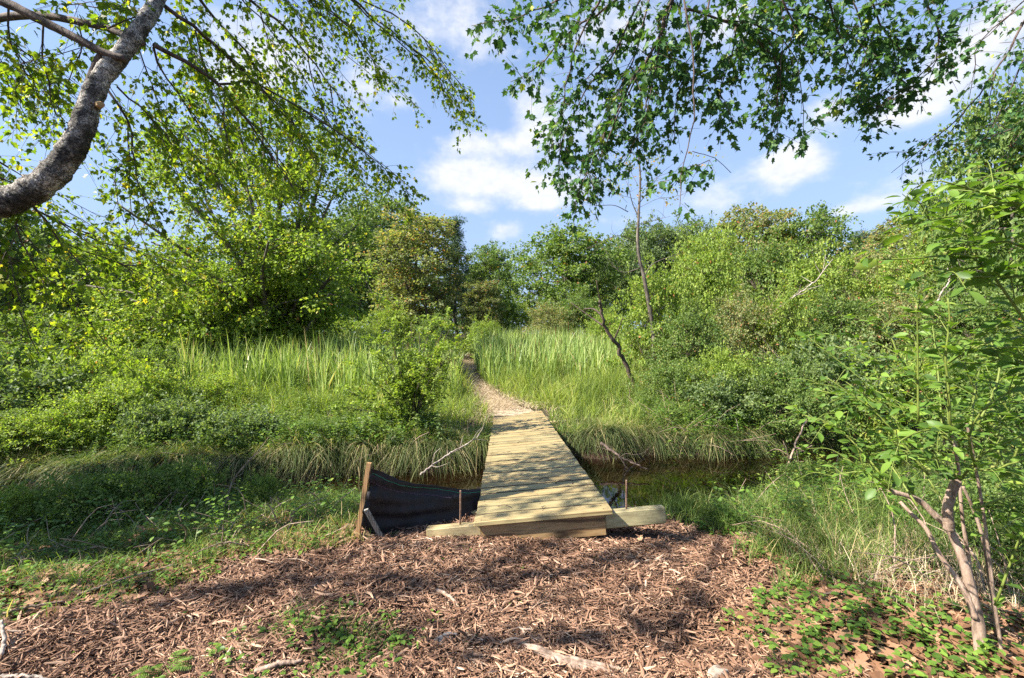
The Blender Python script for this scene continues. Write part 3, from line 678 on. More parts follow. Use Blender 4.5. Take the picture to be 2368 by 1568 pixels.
    keep = pos[:, 2] > .03; pos, yd, nm, tint = pos[keep], yd[keep], nm[keep], tint[keep]
    leaves(C, tmpl, pos, yd, nm, lsize * rng.uniform(.65, 1.3, len(pos)), tint, wid)
    return W, C

class Proto:
    def __init__(s, name, Wd, Cr, bm, lm, Ht, R):
        s.name = name; s.w = Wd.mesh('trunk', bm, True); s.c = Cr.mesh('crown', lm); s.H = Ht; s.R = R
def proto(name, Ht, R, lm, bm, **k):
    W, C = crown_tree(Ht=Ht, R=R, lmat=lm, bmat=bm, **k); return Proto(name, W, C, bm, lm, Ht, R)

def plant(pr, u, vtop, Y, wpx, label, cat='tree', group=None, rot=None, parts=('trunk', 'crown'), sink=0):
    x = (u - 1183.5) / F * Y; z0 = float(H(x, Y)) - sink; zt = CAM_Z - (vtop - 784) / F * Y
    sz = max(.3, (zt - z0)) / pr.H; sxy = (wpx / F * Y / 2) / pr.R
    o = empty(pr.name, label, cat, (x, Y, z0), group); o.scale = (sxy, sxy, sz)
    o.rotation_euler[2] = random.Random(int(u * 7 + Y * 31)).uniform(0, 6.28) if rot is None else rot
    a = bpy.data.objects.new(parts[0], pr.w); b = bpy.data.objects.new(parts[1], pr.c)
    for q in (a, b): COL.objects.link(q); q.parent = o
    return o

T_oak = proto('broadleaf_tree', 12, 5, M_oak, M_bark, seed=1, base_frac=.16, lobes=20, nclu=460, per=44, csize=.62, lsize=.26, shoots=60, gap=0.10)
T_oak2 = proto('broadleaf_tree', 12, 4.6, M_mid, M_bark, seed=2, base_frac=.08, lobes=24, nclu=480, per=44, csize=.58, lsize=.25, shoots=60, gap=0.10)
T_olive = proto('russet_tree', 11, 3.2, M_olive, M_bark, seed=3, base_frac=.04, lobes=24, nclu=480, per=42, csize=.48, lsize=.20, stems=3, shoots=70, gap=0.10)
T_cone = proto('pine_tree', 13, 2.6, M_pine, M_bark, seed=4, base_frac=.08, lobes=26, nclu=380, per=40, csize=.5, lsize=.22, shape='cone', lobe_r=(.25, .4), wid=.45)
T_lime = proto('young_tree', 7, 3.3, M_lime, M_bark, seed=5, base_frac=.05, lobes=20, nclu=440, per=42, csize=.42, lsize=.15, stems=4, limbs_to=.5, shoots=80, gap=0.20)
S_mid = proto('leafy_bush', 3.5, 2.3, M_mid, M_twig, seed=6, base_frac=.0, lobes=18, nclu=440, per=40, csize=.27, lsize=.095, stems=6, shape='bush', trunk_r=.07, limbs_to=.6, shoots=90, gap=0.22)
S_lime = proto('leafy_bush', 3.5, 2.3, M_lime, M_twig, seed=7, base_frac=.0, lobes=18, nclu=420, per=40, csize=.27, lsize=.10, stems=6, shape='bush', trunk_r=.07, limbs_to=.6, shoots=90, gap=0.22)
S_olive = proto('leafy_bush', 3.5, 2.3, M_olive, M_twig, seed=8, base_frac=.0, lobes=18, nclu=420, per=36, csize=.27, lsize=.09, stems=6, shape='bush', trunk_r=.07, limbs_to=.6, shoots=90, gap=0.22)
S_low = proto('low_bush', 1.4, 1.4, M_mid, M_twig, seed=9, base_frac=.0, lobes=16, nclu=400, per=26, csize=.16, lsize=.062, stems=7, shape='bush', trunk_r=.03, limbs_to=.7, tmpl=DIAMOND, shoots=110, gap=0.15)
S_low3 = proto('low_bush', 1.4, 1.4, M_oak, M_twig, seed=14, base_frac=.0, lobes=11, nclu=240, per=24, csize=.2, lsize=.10, stems=7, shape='vase', trunk_r=.03, limbs_to=.9, tmpl=DIAMOND, shoots=120, gap=.2)
S_low2 = proto('low_bush', 1.4, 1.4, M_lime, M_twig, seed=10, base_frac=.0, lobes=14, nclu=330, per=26, csize=.16, lsize=.062, stems=7, shape='bush', trunk_r=.03, limbs_to=.8, shoots=110, gap=0.15)

plant(T_olive, -1892, -700, 3.4, 1250, 'tree standing left of the view that shades the left bank', group=None)
FT = 'trees along the far side of the marsh'
plant(T_oak, 878, 470, 44, 260, 'tall dark green rounded tree behind the russet tree left of centre', group=FT)
plant(T_oak, 770, 520, 38, 240, 'dull green tree between the many-stemmed tree and the dark rounded tree', group=FT)
plant(T_oak2, 690, 560, 34, 240, 'green tree half hidden behind the many-stemmed tree', group=FT)
plant(T_olive, 962, 500, 31, 235, 'russet-tinged olive tree standing left of the path end', group=FT)
plant(T_cone, 1052, 492, 35, 100, 'narrow pointed tree at the right edge of the russet tree', group=FT)
plant(T_oak2, 1130, 575, 46, 150, 'small dark far tree in the dip of the treeline', group=FT)
plant(T_olive, 1115, 650, 30, 110, 'low olive tree with pale stems behind the path end', group=FT)
plant(T_oak2, 1310, 535, 37, 250, 'rounded green tree in the centre between the dip and the bare sapling', group=FT)
plant(T_oak, 1420, 570, 44, 150, 'dark tree just behind the bare sapling', group=FT)
plant(T_oak, 1500, 522, 48, 180, 'dark far tree right of the bare sapling', group=FT)
plant(T_oak, 1590, 520, 50, 170, 'second dark far tree right of the bare sapling', group=FT)
plant(T_olive, 1745, 484, 33, 210, 'tallest pale green tree of the right treeline', group=FT)
plant(T_lime, 1660, 540, 30, 190, 'yellow-green tree left of the tallest pale tree', group=FT)
plant(T_oak2, 1870, 500, 31, 210, 'dense vine-covered green tree right of the tallest pale tree', group=FT)
plant(T_cone, 1985, 530, 52, 110, 'far grey-green pine right of the vine-covered tree', group=FT)
plant(T_cone, 2045, 522, 50, 120, 'broader far grey-green pine next to the first', group=FT)
plant(T_olive, 2110, 510, 34, 210, 'olive tree where the right treeline begins to rise', group=FT)
plant(T_lime, 2220, 450, 26, 280, 'yellow-green tree behind the large-leaved branches', group=FT)
plant(T_lime, 2360, 400, 20, 330, 'tall yellow-green tree at the right edge of the view', group=FT)
plant(T_oak2, 2345, 215, 13, 300, 'tall tree behind the drooping branches at the upper right', group=FT)
plant(T_oak, 60, 540, 24, 380, 'dark tree behind the leaning trunk at far left', group=FT)
plant(T_oak2, 250, 600, 30, 300, 'shaded tree between the dark left tree and the many-stemmed tree', group=FT)
plant(T_oak, -120, 420, 18, 420, 'tall dark tree at the left edge of the view', group=FT)
plant(T_oak2, 420, 620, 34, 260, 'green tree seen low behind the many-stemmed tree', group=FT)

def far_wood():
    rng = np.random.default_rng(15); b = Buf(); n = 2600; x = rng.uniform(-120, 120, n); y = rng.uniform(56, 76, n)
    top = 10.5 + 2.0 * np.sin(x * .16) + 1.4 * np.sin(x * .43 + 1) + rng.normal(0, .8, n); z = H(x, y) + top * rng.random(n) ** .9
    k = np.repeat(np.arange(n), 50); m = len(k); d = rand_dirs(rng, m) * (rng.random(m) ** .5)[:, None]; pos = np.stack([x, y, z], -1)[k] + d * [2.0, 1.6, 1.1]
    leaves(b, DIAMOND, pos, rand_dirs(rng, m), norm(rng.normal(0, .6, (m, 3)) + [0, -.3, .8]), .5 * rng.uniform(.6, 1.3, m), np.clip(rng.beta(2, 2, m), 0, .96))
    obj('far_woodland', (b, M_oak), None, 'far woodland closing the view behind the marsh trees', 'woodland', None, 'stuff')
far_wood()

MB = 'bushes behind the cattails'
plant(S_mid, 90, 735, 15.5, 330, 'dark bush behind the sunny bushes at far left', 'bush', MB)
plant(S_lime, 250, 745, 16, 260, 'yellow-green bush under the left boughs of the many-stemmed tree', 'bush', MB)
plant(S_mid, 370, 752, 17, 220, 'green bush between the pale green bush and the far left bushes', 'bush', MB)
plant(S_mid, 590, 750, 19, 200, 'bush directly in front of the many-stemmed tree foot', 'bush', MB)
plant(S_lime, 1185, 700, 31, 120, 'yellow-green bush behind the right cattails nearest the path', 'bush', MB)
plant(S_olive, 1265, 712, 28, 150, 'olive bush behind the middle of the right cattails', 'bush', MB)
plant(S_mid, 1345, 690, 29, 190, 'green bush below the rounded central tree', 'bush', MB)
plant(S_lime, 1405, 730, 24, 130, 'yellow-green bush at the right end of the right cattails', 'bush', MB)
plant(S_lime, 1120, 745, 25, 110, 'bush on the right of the path end', 'bush', MB)
plant(S_mid, 1010, 740, 25, 130, 'bush on the left of the path end below the russet tree', 'bush', MB)
plant(S_lime, 800, 745, 24, 190, 'yellow-green bush behind the left cattails', 'bush', MB)
plant(S_mid, 700, 735, 21, 170, 'dark green bush at the foot of the many-stemmed tree', 'bush', MB)
plant(S_lime, 480, 730, 15.5, 200, 'pale green bush left of the many-stemmed tree foot', 'bush', MB)
plant(S_lime, 900, 720, 27, 150, 'bush below the russet tree', 'bush', MB)

RT = 'bushes of the thicket on the right'
rt = [(S_lime, 1520, 640, 14.5, 230, 'yellow-green bush with dark stems right of the right cattails'),
      (S_lime, 1625, 590, 18, 240, 'yellow-green bush below the tallest pale tree'),
      (S_mid, 1760, 580, 22, 260, 'green bush below the vine-covered tree'),
      (S_lime, 1890, 600, 20, 250, 'sunlit bush in the back row left of the fallen grey branch'),
      (S_olive, 2010, 590, 24, 260, 'olive bush below the far pines'),
      (S_lime, 2130, 590, 19, 260, 'sunlit bush behind the tip of the large-leaved branch'),
      (S_mid, 2270, 560, 17, 280, 'green bush right of the large-leaved branch tip in the back row'),
      (S_lime, 2420, 520, 15, 300, 'back row bush cut by the right edge'),
      (S_mid, 1590, 730, 12.5, 210, 'green bush in front of the dark stems, middle row'),
      (S_olive, 1710, 700, 14, 230, 'olive bush in the middle row of the thicket'),
      (S_lime, 1800, 690, 13.5, 160, 'bright yellow bush in the middle of the thicket'),
      (S_mid, 1930, 700, 14, 250, 'dark green bush in the middle row below the fallen grey branch'),
      (S_olive, 2080, 700, 13, 250, 'olive bush in the middle row behind the upright red stem'),
      (S_mid, 2250, 700, 11.5, 290, 'dark bush behind the upright red stem'),
      (S_mid, 2420, 690, 10.5, 300, 'dark bush cut by the right edge in the middle row')]
for p_, u, v, Y, w, lab in rt: plant(p_, u, v, Y, w, lab, 'bush', RT)
LW = 'low bushes on the right bank of the stream'
for p_, u, v, Y, w, lab in [(S_low, 1560, 850, 11, 190, 'low green bush at the foot of the yellow-green bush'),
      (S_low2, 1690, 830, 10.5, 210, 'low yellow-green bush above the pool'), (S_low, 1810, 850, 9.9, 220, 'low green bush above the right end of the pool'),
      (S_low3, 1930, 825, 10.2, 230, 'low green bush left of the large-leaved foliage'), (S_low2, 2070, 850, 9.6, 250, 'low bush behind the large-leaved foliage'),
      (S_low, 2230, 840, 9.0, 280, 'low bush far right behind the upright red stem'), (S_low, 2400, 850, 8, 300, 'low bush cut by the right edge')]:
    plant(p_, u, v, Y, w, lab, 'bush', LW)
for p_, u, v, Y, w, lab in [(S_low, 1560, 935, 10.1, 180, 'dark low bush overhanging the far left corner of the pool'), (S_low3, 1690, 890, 9.9, 200, 'low sunlit bush overhanging the middle of the pool'), (S_low, 1820, 900, 9.4, 220, 'low bush overhanging the right end of the pool'),
      (S_low, 2420, 1120, 3.5, 420, 'dark leafy bush low behind the tan stems at the right edge'), (S_low, 2230, 1190, 4.1, 260, 'dark leafy bush seen between the tan stems'), (S_low2, 2010, 1090, 5.2, 220, 'green bush on the right bank in front of the pool end'), (S_low, 1880, 1080, 5.9, 170, 'small green bush at the near right corner of the pool'),
      (S_mid, 1640, 850, 11.6, 200, 'taller dark bush directly behind the pool')]:
    plant(p_, u, v, Y, w, lab, 'bush', LW)
LL = 'bushes on the left bank of the stream'
for p_, u, v, Y, w, lab in [(S_mid, 60, 800, 10.5, 300, 'dark bush at the left edge behind the sunny bushes'), (S_low2, 210, 825, 10, 260, 'sunny bush on the left bank, farthest from the bridge but one'),
      (S_mid, 350, 810, 12, 180, 'bush at the left end of the left cattails'), (S_low2, 330, 860, 9.4, 210, 'sunny low bush in front of the left end of the cattails'),
      (S_low3, 70, 870, 8.6, 280, 'green low bush at the left edge of the view'), (S_low2, 230, 905, 8.3, 250, 'green low bush behind the left part of the stream'),
      (S_low2, 130, 960, 7.6, 240, 'low bush overhanging the small pool at left'), (S_low3, 560, 965, 7.9, 190, 'small bush drooping over the far bank left of the airy bush'), (S_low, 720, 975, 8.0, 170, 'dark small bush between the airy bush and the drooping bush'), (S_mid, 130, 880, 9.2, 300, 'tall dark bush among the sunny bushes at far left'),
      (S_low3, 390, 945, 8.0, 190, 'shaded low bush left of the tall bright grass'),
      (S_low, -40, 960, 7.4, 240, 'shaded low bush cut by the left edge'), (S_low, 400, 1085, 5.3, 230, 'small leafy bush in the shaded grass on the near bank'),
      (S_low, 200, 1110, 5.0, 260, 'small straggly bush near the small pool at left'), (S_low2, 0, 1150, 4.6, 190, 'small bush on the near bank at the left edge'),
      (S_low, 600, 1110, 5.2, 110, 'tiny bush on the near bank left of the silt fence'),
      (S_low2, 480, 880, 10.5, 190, 'sunny low bush in the marsh grass left of the cattail front'), (S_low, 330, 1000, 7.9, 190, 'low bush at the waterline in the left part of the stream')]:
    plant(p_, u, v, Y, w, lab, 'bush', LL)

# the big tree with many stems, left of centre
def many_stemmed():
    rng = np.random.default_rng(21); Y0 = 17.0; base = P(650, 800, Y0); base[2] = float(H(base[0], Y0))
    root = empty('spreading_tree', 'large spreading yellow-green tree with many thin stems behind the left cattails', 'tree', tuple(base))
    W = Buf(); C = Buf(); clus = []
    ends = [(330, 340, 15.5), (270, 470, 15), (230, 600, 15), (300, 690, 15), (380, 420, 16), (420, 300, 17), (470, 230, 17), (520, 330, 18), (540, 220, 17.5), (600, 250, 18), (640, 320, 17), (690, 260, 17),
            (700, 350, 17), (760, 330, 17.5), (780, 430, 17), (830, 520, 17), (800, 600, 16.5), (760, 680, 16), (570, 430, 15), (620, 560, 14.8), (480, 520, 15), (430, 620, 15), (540, 650, 15),
            (690, 560, 15.5), (400, 720, 15), (340, 770, 15), (240, 740, 15.5), (450, 400, 18), (720, 500, 17.5), (640, 430, 18.5), (560, 560, 18), (350, 560, 17.5), (810, 680, 17), (700, 690, 15.5), (200, 660, 16.5)]
    for (u, v, Y) in ends:
        e = P(u, v, Y + rng.uniform(-.8, .8)) - base
        k = np.array([e[0] * .22 + rng.normal(0, .15), e[1] * .25, e[2] * .42])
        s = rng.uniform(-.35, .35, 2); p0 = np.array([s[0], s[1], -.1])
        pts = spline([p0, p0 + [e[0] * .03, e[1] * .05, .8], k, (k + e) / 2 + rng.normal(0, .25, 3) + [0, 0, .4], e], 18)
        tube(W, pts, [.14, .095, .03], 7)
        for q in range(11):
            t = rng.integers(6, 18); a = pts[t]; dr = norm(rand_dirs(rng, 1)[0] * [1, 1, .55] + [0, 0, -.05]); ln = rng.uniform(.7, 1.9) * (.5 + t / 22)
            b = a + dr * ln; m = (a + b) / 2 + [0, 0, .12 * ln]; br = spline([a, m, b], 6); tube(W, br, [.022, .006], 4, cap=False)
            for z in range(3): clus.append(br[rng.integers(2, 6)] + rng.normal(0, .16, 3))
        for z in range(3): clus.append(e + rng.normal(0, .3, 3))
    clus = np.array(clus); print('clus', len(clus))
    per = 58; k = np.repeat(np.arange(len(clus)), per); n = len(k)
    d = rand_dirs(rng, n) * (rng.random(n) ** .5)[:, None]
    pos = clus[k] + d * [.48, .48, .30]
    yd = norm(d * [1, 1, .3] + rng.normal(0, .4, (n, 3)) + [0, 0, -.3]); nm = norm(rng.normal(0, .45, (n, 3)) + [0, 0, 1])
    ct = rng.uniform(-.2, .2, len(clus)); tint = np.clip(rng.beta(2, 2, n) + ct[k], 0, .97); tint = np.where(rng.random(n) < .006, 1, tint)
    ok = pos[:, 2] > .3
    leaves(C, DIAMOND, pos[ok], yd[ok], nm[ok], .13 * rng.uniform(.7, 1.3, ok.sum()), tint[ok])
    obj('trunk', (W, M_bark, True), root); obj('crown', (C, M_lime), root)
many_stemmed()

# ------------------------------------------------------------------ overhanging trees: branches with hanging twigs and leaves
def leafy_branch(rng, W, C, pts, r0, r1, spacing, twig, lsize, tmpl, start=.1, droop=.35, per_m=26, bare=False, spread=1.0, outb=None):
    L = np.linalg.norm(np.diff(pts, axis=0), axis=1).sum()
    n = max(6, int(L / .12)); p = spline(pts, n); p[1:-1] += rng.normal(0, .008, (n - 2, 3))
    tube(W, p, [r0, r1], 6)
    if bare: return
    tan = norm(np.gradient(p, axis=0)); nt = int(L * (1 - start) / spacing)
    for q in range(nt):
        t = start + (1 - start) * (q + rng.random()) / nt; i = min(n - 1, int(t * (n - 1)))
        d = norm(tan[i] * .75 + norm(rng.normal(size=3)) * spread + np.array([0, 0, -droop])); ln = twig * rng.uniform(.45, 1.25)
        e = p[i] + d * ln + [0, 0, -droop * ln * .35]; tw = spline([p[i], p[i] + d * ln * .5, e], 5); tube(W, tw, [max(.0022, r1 * .8), .0012], 3, cap=False)
        m = max(3, int(ln * per_m)); s = rng.uniform(.12, 1.0, m); pos = np.stack([np.interp(s, np.linspace(0, 1, 5), tw[:, c]) for c in range(3)], -1)
        pd = norm(rng.normal(size=(m, 3)) * [1, 1, .6] + d * .5 + [0, 0, -.45]); pos = pos + pd * rng.uniform(.015, .05, (m, 1))
        yd = norm(pd + rng.normal(0, .35, (m, 3)) + [0, 0, -.5]); nm = norm(rng.normal(0, .7, (m, 3)) + [0, 0, .8])
        ct = rng.uniform(-.15, .15); tint = np.clip(rng.beta(2, 2.2, m) + ct, 0, .95); tint = np.where(rng.random(m) < .03, 1, tint)
        leaves(C, tmpl, pos, yd, nm, lsize * rng.uniform(.45, 1.3, m), tint, rng.uniform(.65, 1.1, m))

def path3(pp, Y0, Y1):
    ys = np.linspace(Y0, Y1, len(pp)); return np.array([P(u, v, y) for (u, v), y in zip(pp, ys)])

def leaning_tree():
    rng = np.random.default_rng(31); base = np.array([-6.3, 3.0, 0.]); base[2] = float(H(-6.3, 3.0))
    root = empty('leaning_tree', 'leaning tree with pale flaking bark and drooping sunny leaves at upper left', 'tree', tuple(base))
    W = Buf(); C = Buf(); T = Buf()
    tr = [base + [0, 0, -.2], base + [.35, .1, 1.0], base + [.9, .3, 1.9], P(-60, 490, 3.5), P(0, 470, 3.5), P(60, 448, 3.5), P(110, 415, 3.5), P(150, 370, 3.5), P(185, 310, 3.5), P(208, 240, 3.52), P(235, 180, 3.55), P(285, 120, 3.6), P(325, 65, 3.65), P(365, 0, 3.75), P(420, -110, 3.9), P(520, -300, 4.3)]
    sp = spline(tr, 420); n = len(sp); r = np.interp(np.linspace(0, 1, n), [0, .2, .32, .45, .6, .8, 1], [.17, .12, .098, .090, .070, .060, .035])
    r = r * (1 + .05 * np.sin(np.arange(n) * .22) + .03 * np.sin(np.arange(n) * .53) + rng.normal(0, .012, n))
    tube(T, sp - base, r, 40, rough=.035, rng=rng)
    trunk = obj('trunk', (T, M_birch, True), root)
    # pruned stub
    b = Buf(); s0 = P(228, 243, 3.46); tube(b, np.array([P(222, 244, 3.55), P(230, 243, 3.50), P(234, 242, 3.47)]) - base, [.030, .026, .022], 12, rough=.06, rng=rng)
    obj('cut_stub', (b, plain('cut_wood', (.30, .17, .07), .9, 0, 30, (.42, .28, .13))), root)
    Lm = [  # thick limbs
        ([(292, 138), (240, 122), (170, 85), (100, 50), (20, 10), (-80, -30)], 3.55, 3.4, .028, .036),
        ([(330, 100), (300, 88), (250, 66), (180, 50), (90, 36), (0, 42), (-60, 60)], 3.65, 4.1, .026, .034),
        ([(188, 262), (200, 220), (214, 178), (228, 140), (240, 120)], 3.55, 3.55, .045, .026)]
    for pp, a, b_, r0, r1 in Lm: tube(W, spline(path3(pp, a, b_), 30) - base, [r0, r1], 9, rough=.05, rng=rng)
    Br = [([(355, 104), (433, 143), (503, 195), (559, 260), (607, 329), (667, 416), (700, 470)], 3.7, 5.0, .020),
          ([(375, 10), (450, 65), (507, 113), (559, 156), (615, 212), (667, 269), (711, 338), (763, 416)], 3.8, 5.2, .018),
          ([(410, -40), (470, 10), (520, 69), (576, 130), (624, 204), (676, 282), (737, 368)], 3.9, 5.4, .016),
          ([(440, -100), (540, -30), (598, 17), (659, 69), (711, 130), (763, 195), (806, 260), (830, 300)], 4.0, 5.6, .016),
          ([(503, 195), (607, 200), (737, 277), (823, 338), (888, 390), (950, 450)], 4.2, 5.6, .011),
          ([(500, -200), (680, -90), (800, -10), (870, 45), (950, 110), (1010, 175), (1040, 235)], 4.1, 6.0, .018),
          ([(800, -10), (900, 30), (980, 90), (1060, 190), (1095, 240)], 5.0, 6.2, .010),
          ([(680, -90), (760, 20), (830, 90), (870, 160), (900, 190)], 4.6, 6.0, .010),
          ([(500, -200), (600, -130), (690, -30), (780, 40), (860, 80)], 4.2, 5.4, .012),
          ([(250, 210), (295, 286), (312, 368), (321, 433), (373, 550)], 3.7, 4.0, .010),
          ([(270, 200), (340, 260), (400, 340), (440, 420), (500, 520)], 3.8, 4.6, .009),
          ([(355, 110), (400, 200), (450, 270), (510, 340), (560, 430)], 3.8, 4.8, .010),
          ([(520, 208), (522, 303), (533, 381)], 4.2, 4.3, .006),
          ([(100, 50), (95, 121), (117, 208), (134, 273)], 3.5, 3.7, .007),
          ([(20, 10), (20, 90), (60, 160), (90, 230)], 3.5, 3.8, .008),
          ([(-60, -20), (-20, 100), (20, 200), (60, 270)], 3.4, 3.9, .008),
          ([(180, 50), (190, 110), (170, 170), (150, 200)], 3.6, 3.9, .006),
          ([(250, 66), (330, 30), (300, 20), (240, 30)], 3.6, 4.0, .006),
          ([(-60, 60), (30, 110), (110, 150), (170, 190)], 4.0, 4.4, .008),
          ([(60, 460), (90, 490), (140, 560), (190, 620), (245, 690)], 3.5, 3.9, .010),
          ([(60, 460), (40, 520), (70, 600), (110, 690)], 3.5, 3.8, .008),
          ([(-40, 500), (-20, 560), (20, 640), (50, 740), (90, 820)], 3.4, 3.8, .010),
          ([(-80, 380), (-20, 400), (40, 430), (90, 470)], 4.4, 4.8, .010),
          ([(-120, 300), (-30, 360), (60, 410), (120, 430)], 4.6, 5.0, .010),
          ([(90, 490), (150, 520), (230, 560), (330, 590), (400, 640)], 3.7, 4.6, .008),
          ([(450, 65), (470, 150), (500, 240), (560, 330), (600, 400)], 4.2, 5.2, .008),
          ([(320, 110), (350, 200), (380, 290), (420, 360)], 3.9, 4.4, .007),
          ([(598, 17), (620, 90), (650, 160), (700, 230)], 4.6, 5.6, .007),
          ([(711, 130), (740, 240), (790, 340), (850, 400)], 4.9, 5.8, .007),
          ([(420, -60), (420, 20), (440, 100), (480, 170)], 4.0, 4.6, .007),
          ([(340, -60), (300, 0), (230, 20), (150, 0)], 3.8, 4.0, .009),
          ([(500, -200), (620, -60), (700, 60), (760, 140)], 4.3, 5.6, .009)]
    for pp, a, b_, r0 in Br:
        thick = rng.uniform(.9, 1.1)
        leafy_branch(rng, W, C, path3(pp, a, b_) - base, r0 * thick, .003, .060, .34, .054, MAPLE, start=.14, droop=.45, per_m=38)
        for rep in range(2):          # side branches beside it, a little nearer or farther
            q = path3(pp, a, b_); k = rng.integers(1, max(2, len(q) - 2)); off = np.array([rng.uniform(-.35, .35), rng.uniform(-.7, .9), rng.uniform(-.3, .1)])
            w = np.linspace(0, 1, len(q) - k)[:, None] ** .6; sub = q[k:] + off * w
            if len(sub) > 2: leafy_branch(rng, W, C, sub - base, r0 * .5, .0025, .085, .36, .052, MAPLE, start=.1, droop=.45, per_m=32)
    # crown above the picture
    hub = sp[-1]
    for k in range(14):
        a = rng.uniform(0, 6.28); e = hub + np.array([math.cos(a) * rng.uniform(1, 3.6) - 2.2, math.sin(a) * rng.uniform(.5, 2.5) + .3, rng.uniform(.1, 2.4)])
        s0 = sp[rng.integers(385, 418)]
        leafy_branch(rng, W, C, np.array([s0, (s0 + e) / 2 + [0, 0, .3], e]) - base, .02, .004, .12, .5, .09, MAPLE, start=.3, droop=.3, per_m=16)
    for pts_, sp_ in (([sp[400], [-4.4, 2.4, 6.6], [-5.6, 1.35, 6.1], [-7.4, 1.15, 6.0], [-9.6, 1.25, 6.1]], .035), ([[-4.4, 2.4, 6.6], [-5.0, .9, 6.2], [-5.9, .55, 6.05], [-7.2, .62, 6.1]], .04), ([sp[395], [-4.6, 3.0, 6.4], [-6.6, 2.9, 6.0], [-9.5, 2.7, 6.0]], .05), ([[-4.4, 2.4, 6.6], [-3.9, 1.3, 6.3], [-3.7, .7, 6.1], [-4.6, .35, 6.0]], .05)):  # unseen limbs, shaped and placed to throw shade bands on the near bank
        leafy_branch(rng, W, C, np.array([np.asarray(q, float) for q in pts_]) - base, .03, .006, sp_ * 1.3, .17, .085, MAPLE, start=.28, droop=.1, per_m=30)
    for k in range(8):           # unseen crown branches above left, added to dapple the mulch with shade
        cx, cy = [(-7.6, 1.0), (-6.2, 2.9), (-4.6, .9), (-5.3, 2.3), (-3.6, 2.6)][k % 5]; e = np.array([cx + rng.normal(0, .8), cy + rng.normal(0, .22), rng.uniform(5.4, 6.8)]); s0 = sp[rng.integers(390, 419)]
        if s0[2] > 4: leafy_branch(rng, W, C, np.array([s0, (s0 + e) / 2 + [0, 0, .5], e]) - base, .022, .004, .10, .55, .085, MAPLE, start=.3, droop=.3, per_m=18)
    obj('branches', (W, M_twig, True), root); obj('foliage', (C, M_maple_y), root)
leaning_tree()

